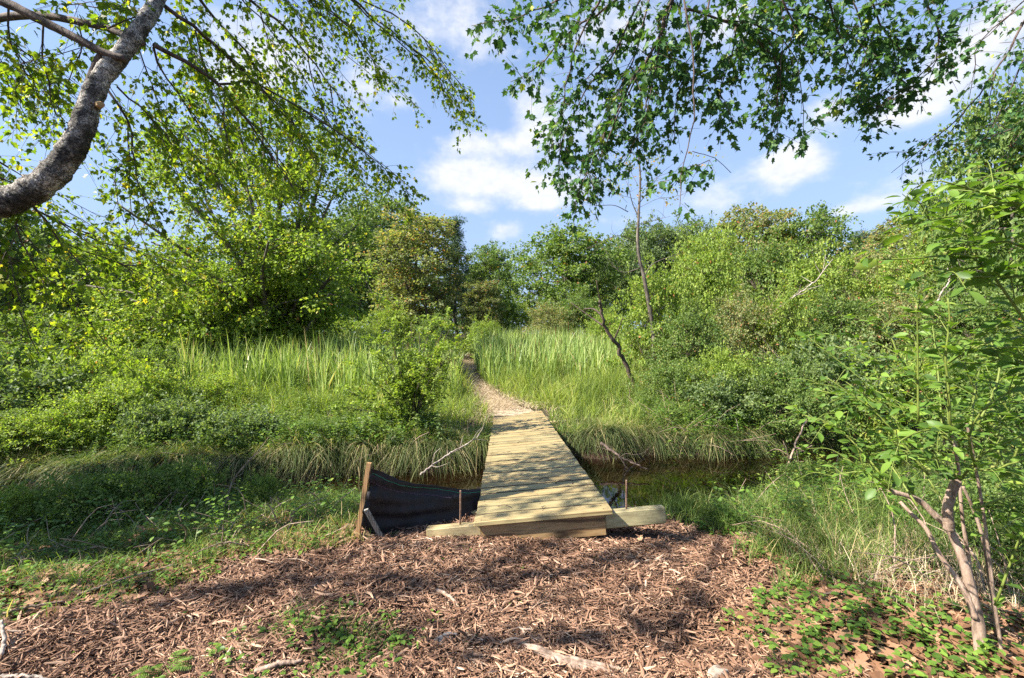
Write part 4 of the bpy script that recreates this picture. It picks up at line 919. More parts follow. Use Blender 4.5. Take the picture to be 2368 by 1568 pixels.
def maple_tree():
    rng = np.random.default_rng(41); base = np.array([4.2, -3.0, 0.]); base[2] = float(H(4.2, -3.0))
    root = empty('maple_tree', 'maple whose dark leafy branches hang down from the top of the view', 'tree', tuple(base))
    W = Buf(); C = Buf(); T = Buf()
    tp = np.array([3.6, -2.2, 5.0])
    tube(T, spline([base + [0, 0, -.2], base + [.05, .2, 2.5], tp, tp + [-.2, .4, 2.5]], 30) - base, [.2, .16, .13, .08], 16, rough=.03, rng=rng)
    obj('trunk', (T, M_bark, True), root)
    hubs = [np.array([1.7, 2.2, 5.9]), np.array([3.4, 2.2, 6.0]), np.array([.4, 2.4, 5.9])]
    for h in hubs: tube(W, spline([tp, (tp + h) / 2 + [0, 0, .5], h], 16) - base, [.075, .045], 8)
    Br = [(0, [(1555, -10), (1510, 110), (1450, 210), (1400, 310), (1360, 400), (1325, 480)], 3.9, 4.3, .016, 1),
          (0, [(1560, -10), (1530, 90), (1500, 200), (1480, 300), (1440, 380)], 3.9, 4.4, .010, 1),
          (0, [(1580, -10), (1603, 150), (1600, 280), (1580, 390), (1570, 500)], 3.7, 3.8, .008, 2),
          (0, [(1582, 20), (1660, 45), (1740, 80), (1790, 140), (1800, 250), (1795, 330)], 3.9, 4.4, .012, 1),
          (0, [(1700, 60), (1690, 130), (1660, 220), (1680, 300)], 4.1, 4.4, .007, 1),
          (2, [(1440, -10), (1370, 40), (1300, 90), (1240, 160), (1180, 190)], 4.0, 4.6, .012, 1),
          (2, [(1350, -30), (1270, 10), (1200, 40), (1150, 50), (1090, 60)], 4.2, 4.9, .010, 1),
          (2, [(1400, -20), (1340, 90), (1310, 180), (1300, 270), (1290, 380)], 4.0, 4.4, .010, 1),
          (0, [(1490, -20), (1420, 120), (1350, 220), (1300, 320), (1290, 410)], 4.1, 4.6, .010, 1),
          (0, [(1500, 0), (1470, 120), (1420, 240), (1390, 350), (1390, 440)], 4.2, 4.6, .009, 1),
          (0, [(1640, 0), (1620, 100), (1580, 180), (1560, 260), (1560, 330)], 4.1, 4.4, .009, 1),
          (0, [(1680, -20), (1720, 60), (1760, 130), (1790, 220), (1740, 290)], 4.2, 4.7, .008, 1),
          (1, [(1800, -20), (1840, 60), (1850, 130), (1840, 180)], 4.0, 4.4, .010, 1),
          (1, [(1900, -20), (1930, 60), (1960, 140), (1930, 200)], 4.0, 4.5, .010, 1),
          (1, [(2130, -20), (2170, 60), (2160, 140), (2080, 210), (2000, 260)], 4.1, 4.6, .010, 1),
          (1, [(2000, -20), (2040, 60), (2080, 130), (2060, 200), (1990, 240)], 4.2, 4.7, .010, 1),
          (1, [(1960, -20), (2000, 90), (2010, 170), (1960, 240)], 4.3, 4.7, .008, 1),
          (1, [(1750, -20), (1830, 20), (1920, 50), (2000, 80), (2090, 110)], 4.2, 4.6, .009, 1),
          (1, [(1880, -30), (1790, 30), (1760, 90)], 4.2, 4.5, .007, 1),
          (0, [(1520, 60), (1570, 140), (1640, 180), (1700, 200)], 4.0, 4.3, .006, 1),
          (0, [(1640, 370), (1590, 400), (1560, 430)], 3.9, 4.0, .003, 1),
          (0, [(1600, 350), (1640, 360), (1690, 400)], 3.8, 3.9, .003, 2),
          (1, [(1810, 100), (1805, 190), (1808, 245)], 4.1, 4.2, .004, 2)]
    for hb, pp, a, b_, r0, mode in Br:
        q = path3(pp, a, b_)
        if pp[0][1] <= 0: tube(W, spline([hubs[hb], (hubs[hb] + q[0]) / 2 + [0, 0, .15], q[0]], 8) - base, [.025, r0], 6)
        if mode == 2: leafy_branch(rng, W, C, q - base, r0, .0025, .35, .25, .08, MAPLE, start=.6, per_m=22); continue
        leafy_branch(rng, W, C, q - base, r0, .003, .036, .33, .074, MAPLE, start=.02, droop=.12, per_m=26)
        for rep in range(1 if hb != 2 else 0):
            off = np.array([rng.uniform(-.2, .2), rng.uniform(-.4, .9), rng.uniform(-.1, .12)]); k = 1
            w = np.linspace(0, 1, len(q) - k)[:, None] ** .6; sub = q[k:] + off * w
            if len(sub) > 2: leafy_branch(rng, W, C, sub - base, r0 * .5, .0025, .08, .30, .070, MAPLE, start=.1, droop=.15, per_m=24)
    for k in range(16):
        h = hubs[k % 3]; e = h + rng.normal(0, 1, 3) * [1.2, .8, .3] + [0, .3, .9]
        leafy_branch(rng, W, C, np.array([h, (h + e) / 2 + [0, 0, .2], e]) - base, .016, .004, .15, .5, .09, MAPLE, start=.3, per_m=16)
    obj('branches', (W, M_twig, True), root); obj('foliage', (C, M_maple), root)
maple_tree()

def right_tree():
    rng = np.random.default_rng(51); base = np.array([7.2, 4.4, 0.]); base[2] = float(H(7.2, 4.4))
    root = empty('drooping_tree', 'tree whose thin drooping branches enter the view at the upper right corner', 'tree', tuple(base))
    W = Buf(); C = Buf(); T = Buf(); top = base + [-.2, .1, 6.2]
    tube(T, spline([base + [0, 0, -.2], base + [.1, 0, 2.5], top], 24) - base, [.17, .13, .07], 14, rough=.03, rng=rng); obj('trunk', (T, M_bark, True), root)
    Br = [([(2420, -40), (2366, 60), (2300, 170), (2230, 260), (2150, 330), (2060, 400)], 4.2, 4.6, .012),
          ([(2420, -20), (2330, 40), (2270, 90), (2250, 150), (2240, 230)], 4.3, 4.7, .008),
          ([(2440, 40), (2370, 130), (2330, 220), (2290, 300), (2240, 380)], 4.4, 4.9, .009),
          ([(2440, 100), (2400, 220), (2350, 320), (2310, 400)], 4.4, 4.8, .008),
          ([(2440, 180), (2390, 260), (2340, 300), (2230, 330), (2180, 340)], 4.3, 4.8, .008),
          ([(2300, 170), (2290, 220), (2290, 290), (2270, 340)], 4.3, 4.5, .004),
          ([(2380, -60), (2310, -10), (2240, 30), (2210, 70)], 4.4, 4.8, .006),
          ([(2440, 0), (2400, 60), (2360, 90), (2310, 100)], 4.5, 4.8, .006),
          ([(2230, 260), (2180, 330), (2140, 370), (2100, 390)], 4.5, 4.8, .004)]
    for pp, a, b_, r0 in Br:
        q = path3(pp, a, b_)
        if pp[0][0] > 2370: tube(W, spline([top, (top + q[0]) / 2, q[0]], 8) - base, [.03, r0], 6)
        leafy_branch(rng, W, C, q - base, r0, .0025, .075, .34, .062, MAPLE, start=.15, droop=.3, per_m=20)
    for k in range(18):
        e = top + rng.normal(0, 1, 3) * [1.6, 1.6, .8] + [.8, .4, .2]
        leafy_branch(rng, W, C, np.array([top + [0, 0, -rng.uniform(0, 2)], (top + e) / 2 + [0, 0, .2], e]) - base, .02, .004, .15, .5, .09, MAPLE, start=.2, per_m=14)
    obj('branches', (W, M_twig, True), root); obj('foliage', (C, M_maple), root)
right_tree()

# ------------------------------------------------------------------ large-leaved shrub in the right foreground
def leafy_stem(rng, W, C, q, r0, r1, lsize, gap=.05, start=.2, tmpl=OVATE, twigs=0, twl=.3, flat=.8):
    L = np.linalg.norm(np.diff(q, axis=0), axis=1).sum(); n = max(6, int(L / .06)); p = spline(q, n); tube(W, p, [r0, r1], 7)
    tan = norm(np.gradient(p, axis=0))
    def row(pp, tt, m, ls):
        s = np.linspace(0, 1, m); idx = np.clip((s * (len(pp) - 1)).astype(int), 0, len(pp) - 1)
        side = norm(np.cross(tt[idx], [0, 0, 1.0]) + 1e-3); alt = np.where(np.arange(m) % 2 == 0, 1, -1)[:, None]
        yd = norm(side * alt * .9 + tt[idx] * .65 + rng.normal(0, .22, (m, 3)) + [0, 0, -.12]); nm = norm(np.array([0, 0, 1.0]) * flat + rng.normal(0, .38, (m, 3)))
        leaves(C, tmpl, pp[idx] + yd * .012, yd, nm, ls * rng.uniform(.65, 1.2, m), np.clip(rng.beta(2, 2, m), 0, .97), rng.uniform(.75, 1.15, m))
    i0 = int(start * n)
    if gap: row(p[i0:], tan[i0:], max(3, int(L * (1 - start) / gap)), lsize)
    for k in range(twigs):
        i = rng.integers(max(1, i0), n); d = norm(tan[i] * .7 + rng.normal(0, .6, 3) * [1, 1, .5] + [0, 0, .05]); l = twl * rng.uniform(.5, 1.2)
        t = spline([p[i], p[i] + d * l * .5 + [0, 0, .02], p[i] + d * l + [0, 0, -.03]], 8); tube(W, t, [r1 * .8, .0012], 4, cap=False); row(t[1:], norm(np.gradient(t, axis=0))[1:], max(4, int(l / .042)), lsize * .9)

def fg_shrub():
    rng = np.random.default_rng(61); base = P(2275, 1575, 2.36); base[2] = float(H(base[0], base[1]))
    root = empty('broadleaf_shrub', 'large-leaved shrub with smooth tan stems in the right foreground', 'shrub', tuple(base))
    W = Buf(); C = Buf(); G_ = Buf()
    def S(pp, a, b_, r0, r1, buf=W): tube(buf, spline(path3(pp, a, b_), 60) - base, [r0, r1], 14, rough=.055, rng=rng)
    S([(2278, 1640), (2270, 1560), (2262, 1450), (2250, 1390), (2234, 1323), (2218, 1275), (2194, 1224), (2158, 1188), (2120, 1155), (2051, 1133)], 2.36, 2.5, .032, .012)
    S([(2194, 1224), (2190, 1176), (2202, 1133), (2212, 1110)], 2.40, 2.35, .024, .021)
    S([(2255, 1430), (2226, 1359), (2186, 1303), (2162, 1264), (2139, 1220), (2107, 1188), (2080, 1160)], 2.38, 2.6, .015, .009)
    S([(2310, 1480), (2289, 1343), (2273, 1248), (2249, 1176), (2226, 1125)], 2.5, 2.5, .011, .007)
    S([(2250, 1500), (2245, 1340), (2225, 1200), (2215, 1080), (2200, 1000)], 2.6, 2.5, .010, .007)
    S([(2330, 1600), (2300, 1400), (2275, 1200), (2255, 1080), (2235, 980)], 2.35, 2.3, .008, .006)
    for pp, a, b_, tw in [([(2220, 1110), (2260, 1060), (2310, 1030), (2380, 1000)], 2.3, 2.1, 7), ([(2220, 1110), (2170, 1070), (2110, 1050), (2060, 1055)], 2.3, 2.1, 7),
            ([(2060, 1135), (2020, 1100), (1990, 1080), (1950, 1060)], 2.4, 2.3, 5), ([(2230, 1000), (2180, 990), (2120, 1000), (2080, 1020)], 2.3, 2.1, 6),
            ([(2230, 1080), (2290, 1090), (2340, 1070), (2400, 1060)], 2.2, 2.0, 7), ([(2255, 1080), (2240, 1010), (2270, 950), (2330, 910)], 2.2, 2.0, 6),
            ([(2197, 1000), (2191, 878), (2185, 830), (2195, 741), (2191, 690)], 2.1, 2.05, 4), ([(2190, 840), (2230, 815), (2290, 790), (2350, 765)], 2.0, 1.9, 5),
            ([(2480, 900), (2400, 780), (2367, 737), (2307, 653), (2275, 617), (2227, 588), (2126, 597), (2040, 600)], 1.75, 1.75, 14),
            ([(2520, 640), (2420, 520), (2367, 476), (2328, 468), (2279, 476), (2239, 496), (2175, 504), (2110, 520)], 1.75, 1.75, 12),
            ([(2400, 500), (2300, 455), (2239, 436), (2175, 418)], 1.8, 1.75, 5), ([(2420, 600), (2340, 560), (2290, 560), (2230, 545)], 1.8, 1.8, 6),
            ([(2440, 720), (2400, 640), (2360, 640), (2260, 640), (2180, 635)], 1.7, 1.75, 9), ([(2440, 460), (2380, 440), (2330, 430), (2280, 440)], 1.8, 1.8, 6),
            ([(2480, 900), (2400, 850), (2330, 830), (2270, 840)], 1.8, 2.0, 7), ([(2300, 1400), (2340, 1290), (2360, 1240), (2400, 1200)], 2.3, 2.2, 4),
            ([(2200, 1000), (2130, 900), (2060, 850), (1990, 820), (1930, 800)], 2.4, 2.6, 12), ([(2110, 1060), (2040, 960), (1960, 920), (1880, 900)], 2.5, 2.8, 12),
            ([(2180, 990), (2100, 950), (2020, 930), (1940, 960)], 2.5, 2.6, 10), ([(2260, 980), (2300, 900), (2310, 840), (2290, 790)], 2.3, 2.4, 8),
            ([(2130, 900), (2080, 830), (2060, 780), (2040, 760)], 2.6, 2.7, 6), ([(2060, 1130), (1990, 1040), (1930, 990), (1860, 960)], 2.6, 3.0, 11), ([(2340, 1070), (2380, 960), (2400, 900), (2400, 830)], 2.3, 2.3, 7),
            ([(2150, 1180), (2060, 1100), (1990, 1090), (1920, 1100)], 2.6, 2.9, 5), ([(2250, 1180), (2320, 1150), (2380, 1140), (2440, 1150)], 2.3, 2.2, 6)]:
        leafy_stem(rng, G_, C, path3(pp, a, b_) - base, .006, .003, .072, gap=.030, start=.06, twigs=tw, twl=.24)
    for k in range(26):
        u0, v0 = rng.uniform(2120, 2480), rng.uniform(980, 1250); a0 = rng.uniform(2.3, 3.0); du, dv = rng.uniform(-330, 120), rng.uniform(-330, -20)
        leafy_stem(rng, G_, C, path3([(u0, v0), (u0 + du * .5, v0 + dv * .62), (u0 + du, v0 + dv)], a0, a0 + rng.uniform(-.2, .7)) - base, .006, .0025, .068, gap=.034, start=.2, twigs=5, twl=.24)
    obj('stems', (W, M_palebark, True), root); obj('green_shoots', (G_, M_stem, True), root); obj('foliage', (C, M_broad, True), root)
fg_shrub()

# feathery bush by the stream left of the bridge
def stream_bush():
    rng = np.random.default_rng(71); Y = 8.6; base = P(955, 1060, Y); base[2] = float(H(base[0], Y)) ; 
    root = empty('stream_bush', 'airy bright green bush on the far bank just left of the bridge', 'bush', tuple(base)); W = Buf(); C = Buf()
    for (u, v) in [(860, 800), (900, 760), (930, 790), (970, 770), (1000, 740), (1040, 760), (1060, 790), (1040, 830), (990, 840), (830, 850), (870, 790), (950, 745), (1030, 740), (1075, 775), (1010, 790), (900, 830), (960, 820), (800, 900), (840, 920), (890, 880), (930, 880), (960, 930), (1000, 900),
                   (870, 960), (920, 970), (980, 980), (1000, 1010), (850, 1000), (900, 1020), (780, 940), (940, 830), (1020, 800)]:
        e = P(u, v, Y + rng.uniform(-.5, .7)) - base; k = e * [.35, .4, .5] + rng.normal(0, .05, 3); pts = spline([rng.normal(0, .07, 3) * [1, 1, 0], k, e], 12); tube(W, pts, [.014, .004], 5)
        for q in range(11):
            i = rng.integers(4, 12); d = norm(rng.normal(size=3) * [1, 1, .35] + norm(e) * .4); l = rng.uniform(.2, .5); t = spline([pts[i], pts[i] + d * l * .5 + [0, 0, .03], pts[i] + d * l], 5); tube(W, t, [.004, .0015], 3, cap=False)
            m = 46; s = rng.uniform(.1, 1, m); pos = np.stack([np.interp(s, np.linspace(0, 1, 5), t[:, c]) for c in range(3)], -1) + rng.normal(0, .03, (m, 3))
            leaves(C, DIAMOND, pos, norm(rng.normal(0, .6, (m, 3)) + d), norm(rng.normal(0, .35, (m, 3)) + [0, 0, 1]), .062 * rng.uniform(.6, 1.2, m), np.clip(rng.beta(2, 2, m) + rng.uniform(-.1, .1), 0, .96))
    obj('stems', (W, M_twig, True), root); obj('foliage', (C, M_lime), root)
stream_bush()

# bare sapling and dead stems
def sapling():
    rng = np.random.default_rng(81); base = P(1500, 950, 13.5); base[2] = float(H(base[0], 13.5))
    root = empty('bare_sapling', 'tall thin half-bare sapling rising above the thicket right of the cattails', 'tree', tuple(base)); W = Buf(); C = Buf()
    main = spline([base, P(1512, 800, 13.5), P(1492, 660, 13.5), P(1475, 580, 13.5), P(1476, 500, 13.5), P(1480, 420, 13.5), P(1476, 360, 13.5), P(1470, 320, 13.5)], 60)
    tube(W, main - base, [.07, .055, .035, .010], 9, rough=.04, rng=rng)
    lims = [([(1475, 500), (1462, 470), (1452, 430), (1445, 415)], .02), ([(1452, 490), (1420, 475), (1380, 475), (1340, 465)], .015), ([(1478, 470), (1500, 440), (1530, 400), (1570, 370)], .012), ([(1480, 400), (1500, 370), (1505, 340)], .01),
            ([(1475, 430), (1455, 390), (1440, 350)], .008), ([(1478, 440), (1500, 420), (1545, 400), (1600, 390)], .008), ([(1478, 380), (1460, 350), (1450, 310)], .006), ([(1488, 640), (1510, 610), (1560, 590), (1580, 580)], .02),
            ([(1480, 620), (1440, 630), (1415, 610), (1400, 580)], .018), ([(1472, 560), (1430, 545), (1390, 560), (1355, 575)], .016), ([(1470, 520), (1510, 510), (1550, 500)], .012), ([(1468, 460), (1430, 450), (1400, 440)], .007), ([(1478, 480), (1520, 460), (1560, 455), (1600, 440)], .007)]
    for pp, r in lims:
        q = path3(pp, 13.5, 13.5 + rng.uniform(-.8, .8)) - base; s = spline(q, 14); tube(W, s, [r, .004], 5)
        for k in range(5):
            i = rng.integers(5, 14); e = s[i] + norm(rng.normal(size=3) + [0, 0, .3]) * rng.uniform(.2, .7); tube(W, spline([s[i], (s[i] + e) / 2 + rng.normal(0, .05, 3), e], 5), [.005, .002], 3, cap=False)
            m = 9 if pp[0][1] < 520 else 0
            if m: leaves(C, DIAMOND, np.tile(e, (m, 1)) + rng.normal(0, .13, (m, 3)), rand_dirs(rng, m), rand_dirs(rng, m), .10 * rng.uniform(.6, 1.2, m), rng.uniform(.3, .97, m))
    obj('trunk', (W, M_bark, True), root); obj('foliage', (C, M_olive), root)
    def bare(name, label, cat, pp, Y0, Y1, r0, r1, mat, nt, seed, grp=None):
        rg = np.random.default_rng(seed); b = Buf(); q = path3(pp, Y0, Y1); s = spline(q, 30); s[1:-1] += rg.normal(0, r0 * .35, (28, 3)); o = s[0].copy(); tube(b, s - o, [r0, r1], 7)
        Lg = np.linalg.norm(s[-1] - s[0])
        for k in range(nt):
            i = rg.integers(6, 29); d = norm(norm(s[-1] - s[0]) * .7 + rg.normal(0, .6, 3)); e = s[i] + d * Lg * rg.uniform(.15, .4); tube(b, spline([s[i], (s[i] + e) / 2 + rg.normal(0, Lg * .03, 3), e], 7) - o, [r1 * 1.1, r1 * .35], 4)
        obj(name, (b, mat, True), None, label, cat, grp).location = o
    bare('dead_tree', 'dark curved leafless stem at the left side of the thicket', 'dead tree', [(1490, 960), (1450, 850), (1425, 800), (1398, 755), (1390, 715), (1385, 695)], 13, 12.2, .07, .03, M_twig, 5, 1)
    bare('dead_branch', 'bleached fork of bare branches on top of the right thicket', 'branch', [(1790, 720), (1830, 690), (1880, 655), (1925, 600)], 13.4, 13, .035, .010, M_deadwood, 8, 2)
    bare('dead_branch', 'pale twisted bare branch at the back of the right thicket', 'branch', [(2160, 720), (2175, 680), (2195, 650), (2190, 620)], 13, 13, .03, .008, M_deadwood, 5, 3)
    bare('dead_branch', 'grey dead branch fallen into the water left of the bridge', 'branch', [(972, 1098), (1000, 1075), (1045, 1045), (1090, 1020), (1110, 1005)], 6.9, 7.3, .018, .006, M_deadwood, 9, 4)
    bare('dead_branch', 'dark tangled branch sticking into the pool right of the bridge', 'branch', [(1390, 1025), (1420, 1045), (1450, 1065), (1500, 1085)], 8.2, 7.4, .03, .009, M_twig, 10, 5)
    bare('dead_branch', 'dark branch bridging the far edge of the pool', 'branch', [(1440, 1030), (1480, 1010), (1520, 990), (1560, 975)], 8.6, 9.4, .022, .007, M_twig, 8, 6)
    bare('dead_branch', 'forked stick rising behind the right beam', 'branch', [(1455, 1200), (1440, 1130), (1450, 1090), (1490, 1060)], 6.0, 6.4, .008, .004, M_twig, 3, 7)
    bare('dead_branch', 'reddish bare stem leaning over the right end of the pool', 'branch', [(1815, 1100), (1830, 1050), (1850, 1000), (1870, 960)], 6.2, 6.6, .016, .008, M_palebark, 5, 8)
    bare('dead_branch', 'pinkish bare twigs standing in the shaded grass left of the fence', 'branch', [(520, 1170), (540, 1110), (580, 1060), (600, 1040)], 5.0, 5.2, .008, .004, M_palebark, 9, 9)
    bare('dead_branch', 'dark stick poking out of the shaded grass at left', 'branch', [(375, 1225), (390, 1170), (410, 1130)], 4.4, 4.5, .007, .004, M_twig, 2, 10)
sapling()

# ------------------------------------------------------------------ reeds and grasses
def fbm(x, y, s=1.0):
    return (np.sin(1.7 * x * s + .9) * np.cos(1.3 * y * s - .4) + .5 * np.sin(3.9 * x * s - 2.1 * y * s) + .4 * np.cos(5.3 * y * s + 2.7 * x * s)) / 1.9

def cattails():
    for (name, lab, u0, u1, Y0, Y1, n, seed) in (('cattails', 'stand of upright cattails left of the path', 420, 880, 11.8, 21, 8500, 1), ('cattails', 'stand of upright cattails right of the path', 1098, 1455, 14.5, 28, 8500, 2),
                                       ('cattails', 'narrow strip of cattails at the left edge of the path', 880, 1060, 12.0, 19, 2200, 3)):
        rng = np.random.default_rng(seed); u = rng.uniform(u0, u1, n); Y = Y0 + (Y1 - Y0) * rng.random(n) ** .62; x = (u - 1183.5) / F * Y
        ok = ~on_path(x, Y); x, Y = x[ok], Y[ok]; 
        # fans of leaves rise together from one foot
        k = len(x) // 6; idx = rng.integers(0, k, len(x)); x = x[idx] + rng.normal(0, .035, len(x)); Y = Y[idx] + rng.normal(0, .035, len(x))
        ok = (~on_path(x, Y)); x, Y = x[ok], Y[ok]; m = len(x)
        h = np.clip(rng.normal(1.7, .32, m) + .22 * fbm(x, Y), .8, 2.4) * (.95 if seed != 3 else .82)
        b = Buf(); base = np.stack([x, Y, H(x, Y) - .02], -1)
        blades(b, rng, base, h, rng.uniform(.028, .056, m), rng.uniform(.02, .42, m), np.clip(rng.beta(2, 2, m) + .12 * fbm(x, Y, 2), 0, 1), seg=4, droop=.5)
        g = obj(name, (b, M_cat), None, lab, 'cattails', None, 'stuff')
        b = Buf()
        for i in rng.choice(m, 60, replace=False):
            p = base[i] + [rng.normal(0, .05), rng.normal(0, .05), 0]; hh = h[i] * .92; tube(b, np.array([p, p + [0, 0, hh - .16]]), .004, 4); tube(b, p + np.array([[0, 0, hh - .16], [0, 0, hh - .15], [0, 0, hh], [0, 0, hh + .01]]), [.004, .012, .012, .004], 6)
        obj('seed_heads', (b, M_spike), g, kind='stuff')
cattails()

def grass(name, lab, n, xr, yr, hmean, hsd, wid, mat, seed, cond=None, lean=(.1, .6), clump=10, csd=.06, seg=3, droop=.5, tintb=0, cat='grass', hfun=None):
    rng = np.random.default_rng(seed); k = n // clump; cx = rng.uniform(*xr, k); cy = rng.uniform(*yr, k); idx = np.repeat(np.arange(k), clump)
    x = cx[idx] + rng.normal(0, csd, len(idx)); y = cy[idx] + rng.normal(0, csd, len(idx))
    yc = np.interp(x, SX, SY); hw = np.interp(x, SX, SW); ok = (np.abs(y - yc) > hw + .02)
    ux = x / y * F; ok &= np.abs(ux) < 1400
    if cond is not None: ok &= cond(x, y, rng)
    x, y = x[ok], y[ok]; m = len(x); ch = rng.normal(0, hsd, k)[idx][ok]
    h = np.clip(rng.normal(hmean, hsd * .6, m) + ch, hmean * .3, hmean * 2)
    if hfun is not None: h = h * hfun(x, y)
    b = Buf(); blades(b, rng, np.stack([x, y, H(x, y) - .01], -1), h, wid * rng.uniform(.6, 1.3, m), rng.uniform(*lean, m), np.clip(rng.beta(2, 2, m) + .22 * fbm(x, y, .8) + rng.normal(0, .12, k)[idx][ok] + tintb, 0, 1), seg=seg, droop=droop)
    print(name, m); obj(name, (b, mat), None, lab, cat, None, 'stuff')

rng_h = lambda x, y: 1 + .5 * fbm(x, y, 2.5)
off_path = lambda x, y, r: ~on_path(x, y)
under_deck = lambda x, y: (np.abs(x - .22) < .68) & (y > 3.7) & (y < 11.6)
far_side = lambda x, y: y > np.interp(x, SX, SY)
near_side = lambda x, y: y < np.interp(x, SX, SY)
grass('marsh_grass', 'tall bright yellow-green grass filling the marsh in front of the cattails', 95000, (-15, 8), (7.4, 18), .66, .22, .016, M_grass, 1,
      lambda x, y, r: far_side(x, y) & ~on_path(x, y) & ~under_deck(x, y) & (x < 5.6 + .3 * (y - 8)) & ((y - np.interp(x, SX, SY) - np.interp(x, SX, SW)) > .45), lean=(.12, 1.0), clump=14, csd=.07,
      hfun=lambda x, y: np.clip(.55 + .14 * (y - 9), .5, 1.15) * np.where(np.abs(x - path_x(y)) < path_w(y) + .5, .7, 1))
grass('meadow_grass', 'grass under the far bushes and trees', 40000, (-26, 26), (14, 46), .7, .15, .03, M_grass, 2, off_path, lean=(.15, .6), clump=6, csd=.2, seg=2)
grass('far_bank_grass', 'long dry and green grass drooping over the far bank of the stream', 85000, (-11, 8), (6.2, 10.8), .46, .1, .008, M_bgrass, 3,
      lambda x, y, r: far_side(x, y) & ~under_deck(x, y) & ~on_path(x, y) & ((y - np.interp(x, SX, SY) - np.interp(x, SX, SW)) < 1.0) & ((y - np.interp(x, SX, SY) - np.interp(x, SX, SW)) > .27), lean=(.4, 1.5), clump=22, csd=.05, droop=.75, tintb=.1)
def fringe():
    rng = np.random.default_rng(77); n = 42000; k = n // 14; cx = rng.uniform(-11, 9, k); cx = cx[(fbm(cx, cx * .3, 3) + rng.normal(0, .35, k)) > -.1]; k = len(cx); idx = np.repeat(np.arange(k), 14); x = cx[idx] + rng.normal(0, .06, len(idx))
    dd = np.abs(rng.normal(.30, .10, k))[idx] + rng.normal(0, .03, len(idx)); y = np.interp(x, SX, SY) + np.interp(x, SX, SW) + .12 * np.sin(2.3 * x + 1) + .06 * np.sin(6.1 * x) + dd
    ok = ~under_deck(x, y); x, y, idx = x[ok], y[ok], idx[ok]; m = len(x)
    hd = (-np.pi / 2 + rng.normal(0, .75, k))[idx] + rng.normal(0, .4, m); b = Buf(); ln = np.clip(rng.normal(1.25, .35, m), .5, 2.1)
    blades(b, rng, np.stack([x, y, H(x, y)], -1), rng.uniform(.14, .46, m) * rng.uniform(.5, 1.4, k)[idx], .012 * rng.uniform(.6, 1.4, m), ln, np.clip(rng.beta(2, 2, m) + rng.normal(.05, .22, k)[idx], 0, 1), seg=4, droop=1.15, heading=hd)
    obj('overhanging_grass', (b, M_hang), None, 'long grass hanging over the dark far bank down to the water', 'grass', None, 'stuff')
fringe()
grass('near_bank_grass', 'shaded fine grass on the near bank left of the silt fence', 52000, (-8, -.9), (2.7, 6.6), .24, .07, .006, M_bgrass, 4,
      lambda x, y, r: near_side(x, y) & (mulch_in(x, y) < .25 + .3 * r.random(len(x))) & (r.random(len(x)) < np.clip((y - 2.9) / 1.2, .12, 1)) & ~((x > -1.45) & (y > 3.9) & (y < 4.8)) , lean=(.3, 1.1), clump=14, csd=.07, droop=.7, hfun=lambda x, y: .75 + .55 * np.clip((y - 4) / 1.6, 0, 1) * rng_h(x, y))
grass('right_bank_grass', 'mixed green and dry grass on the right bank beside the pool', 38000, (1.5, 7), (3.1, 6.4), .36, .1, .007, M_bgrass, 5,
      lambda x, y, r: near_side(x, y) & (mulch_in(x, y) < .3) & (r.random(len(x)) < np.clip((y - 2.6) / 1.6, .05, 1)), lean=(.2, .9), clump=12, csd=.06, droop=.6, tintb=-.08, hfun=lambda x, y: np.clip(.3 + (x - 1.5) * .9, .3, 1.1))
grass('grass_tuft', 'small grass tufts growing through the wood mulch at lower left', 5200, (-2.0, -.2), (2.35, 3.1), .095, .03, .004, M_bgrass, 6,
      lambda x, y, r: fbm(x * 2.2, y * 3) + np.exp(-((x + 1.25) ** 2 / .25 + (y - 2.65) ** 2 / .08)) * 1.6 > .95, lean=(.2, 1), clump=9, csd=.03, tintb=-.15)
grass('straw_litter', 'dry trampled straw lying along the path and at the bridge end', 26000, (-3.6, 1.6), (9.8, 27), .34, .12, .013, M_straw, 7,
      lambda x, y, r: (np.abs(x - path_x(y)) < path_w(y) * 1.35) & ~under_deck(x, y), lean=(2.0, 3.2), clump=5, csd=.12, droop=.33, cat='straw')
grass('dry_stalks', 'dry pinkish stalks among the grass on the right bank', 5200, (2.3, 5.5), (2.7, 4.4), .22, .08, .004, M_straw, 8, lambda x, y, r: mulch_in(x, y) < .4, lean=(.1, 1.4), clump=5, csd=.05, cat='stalks')

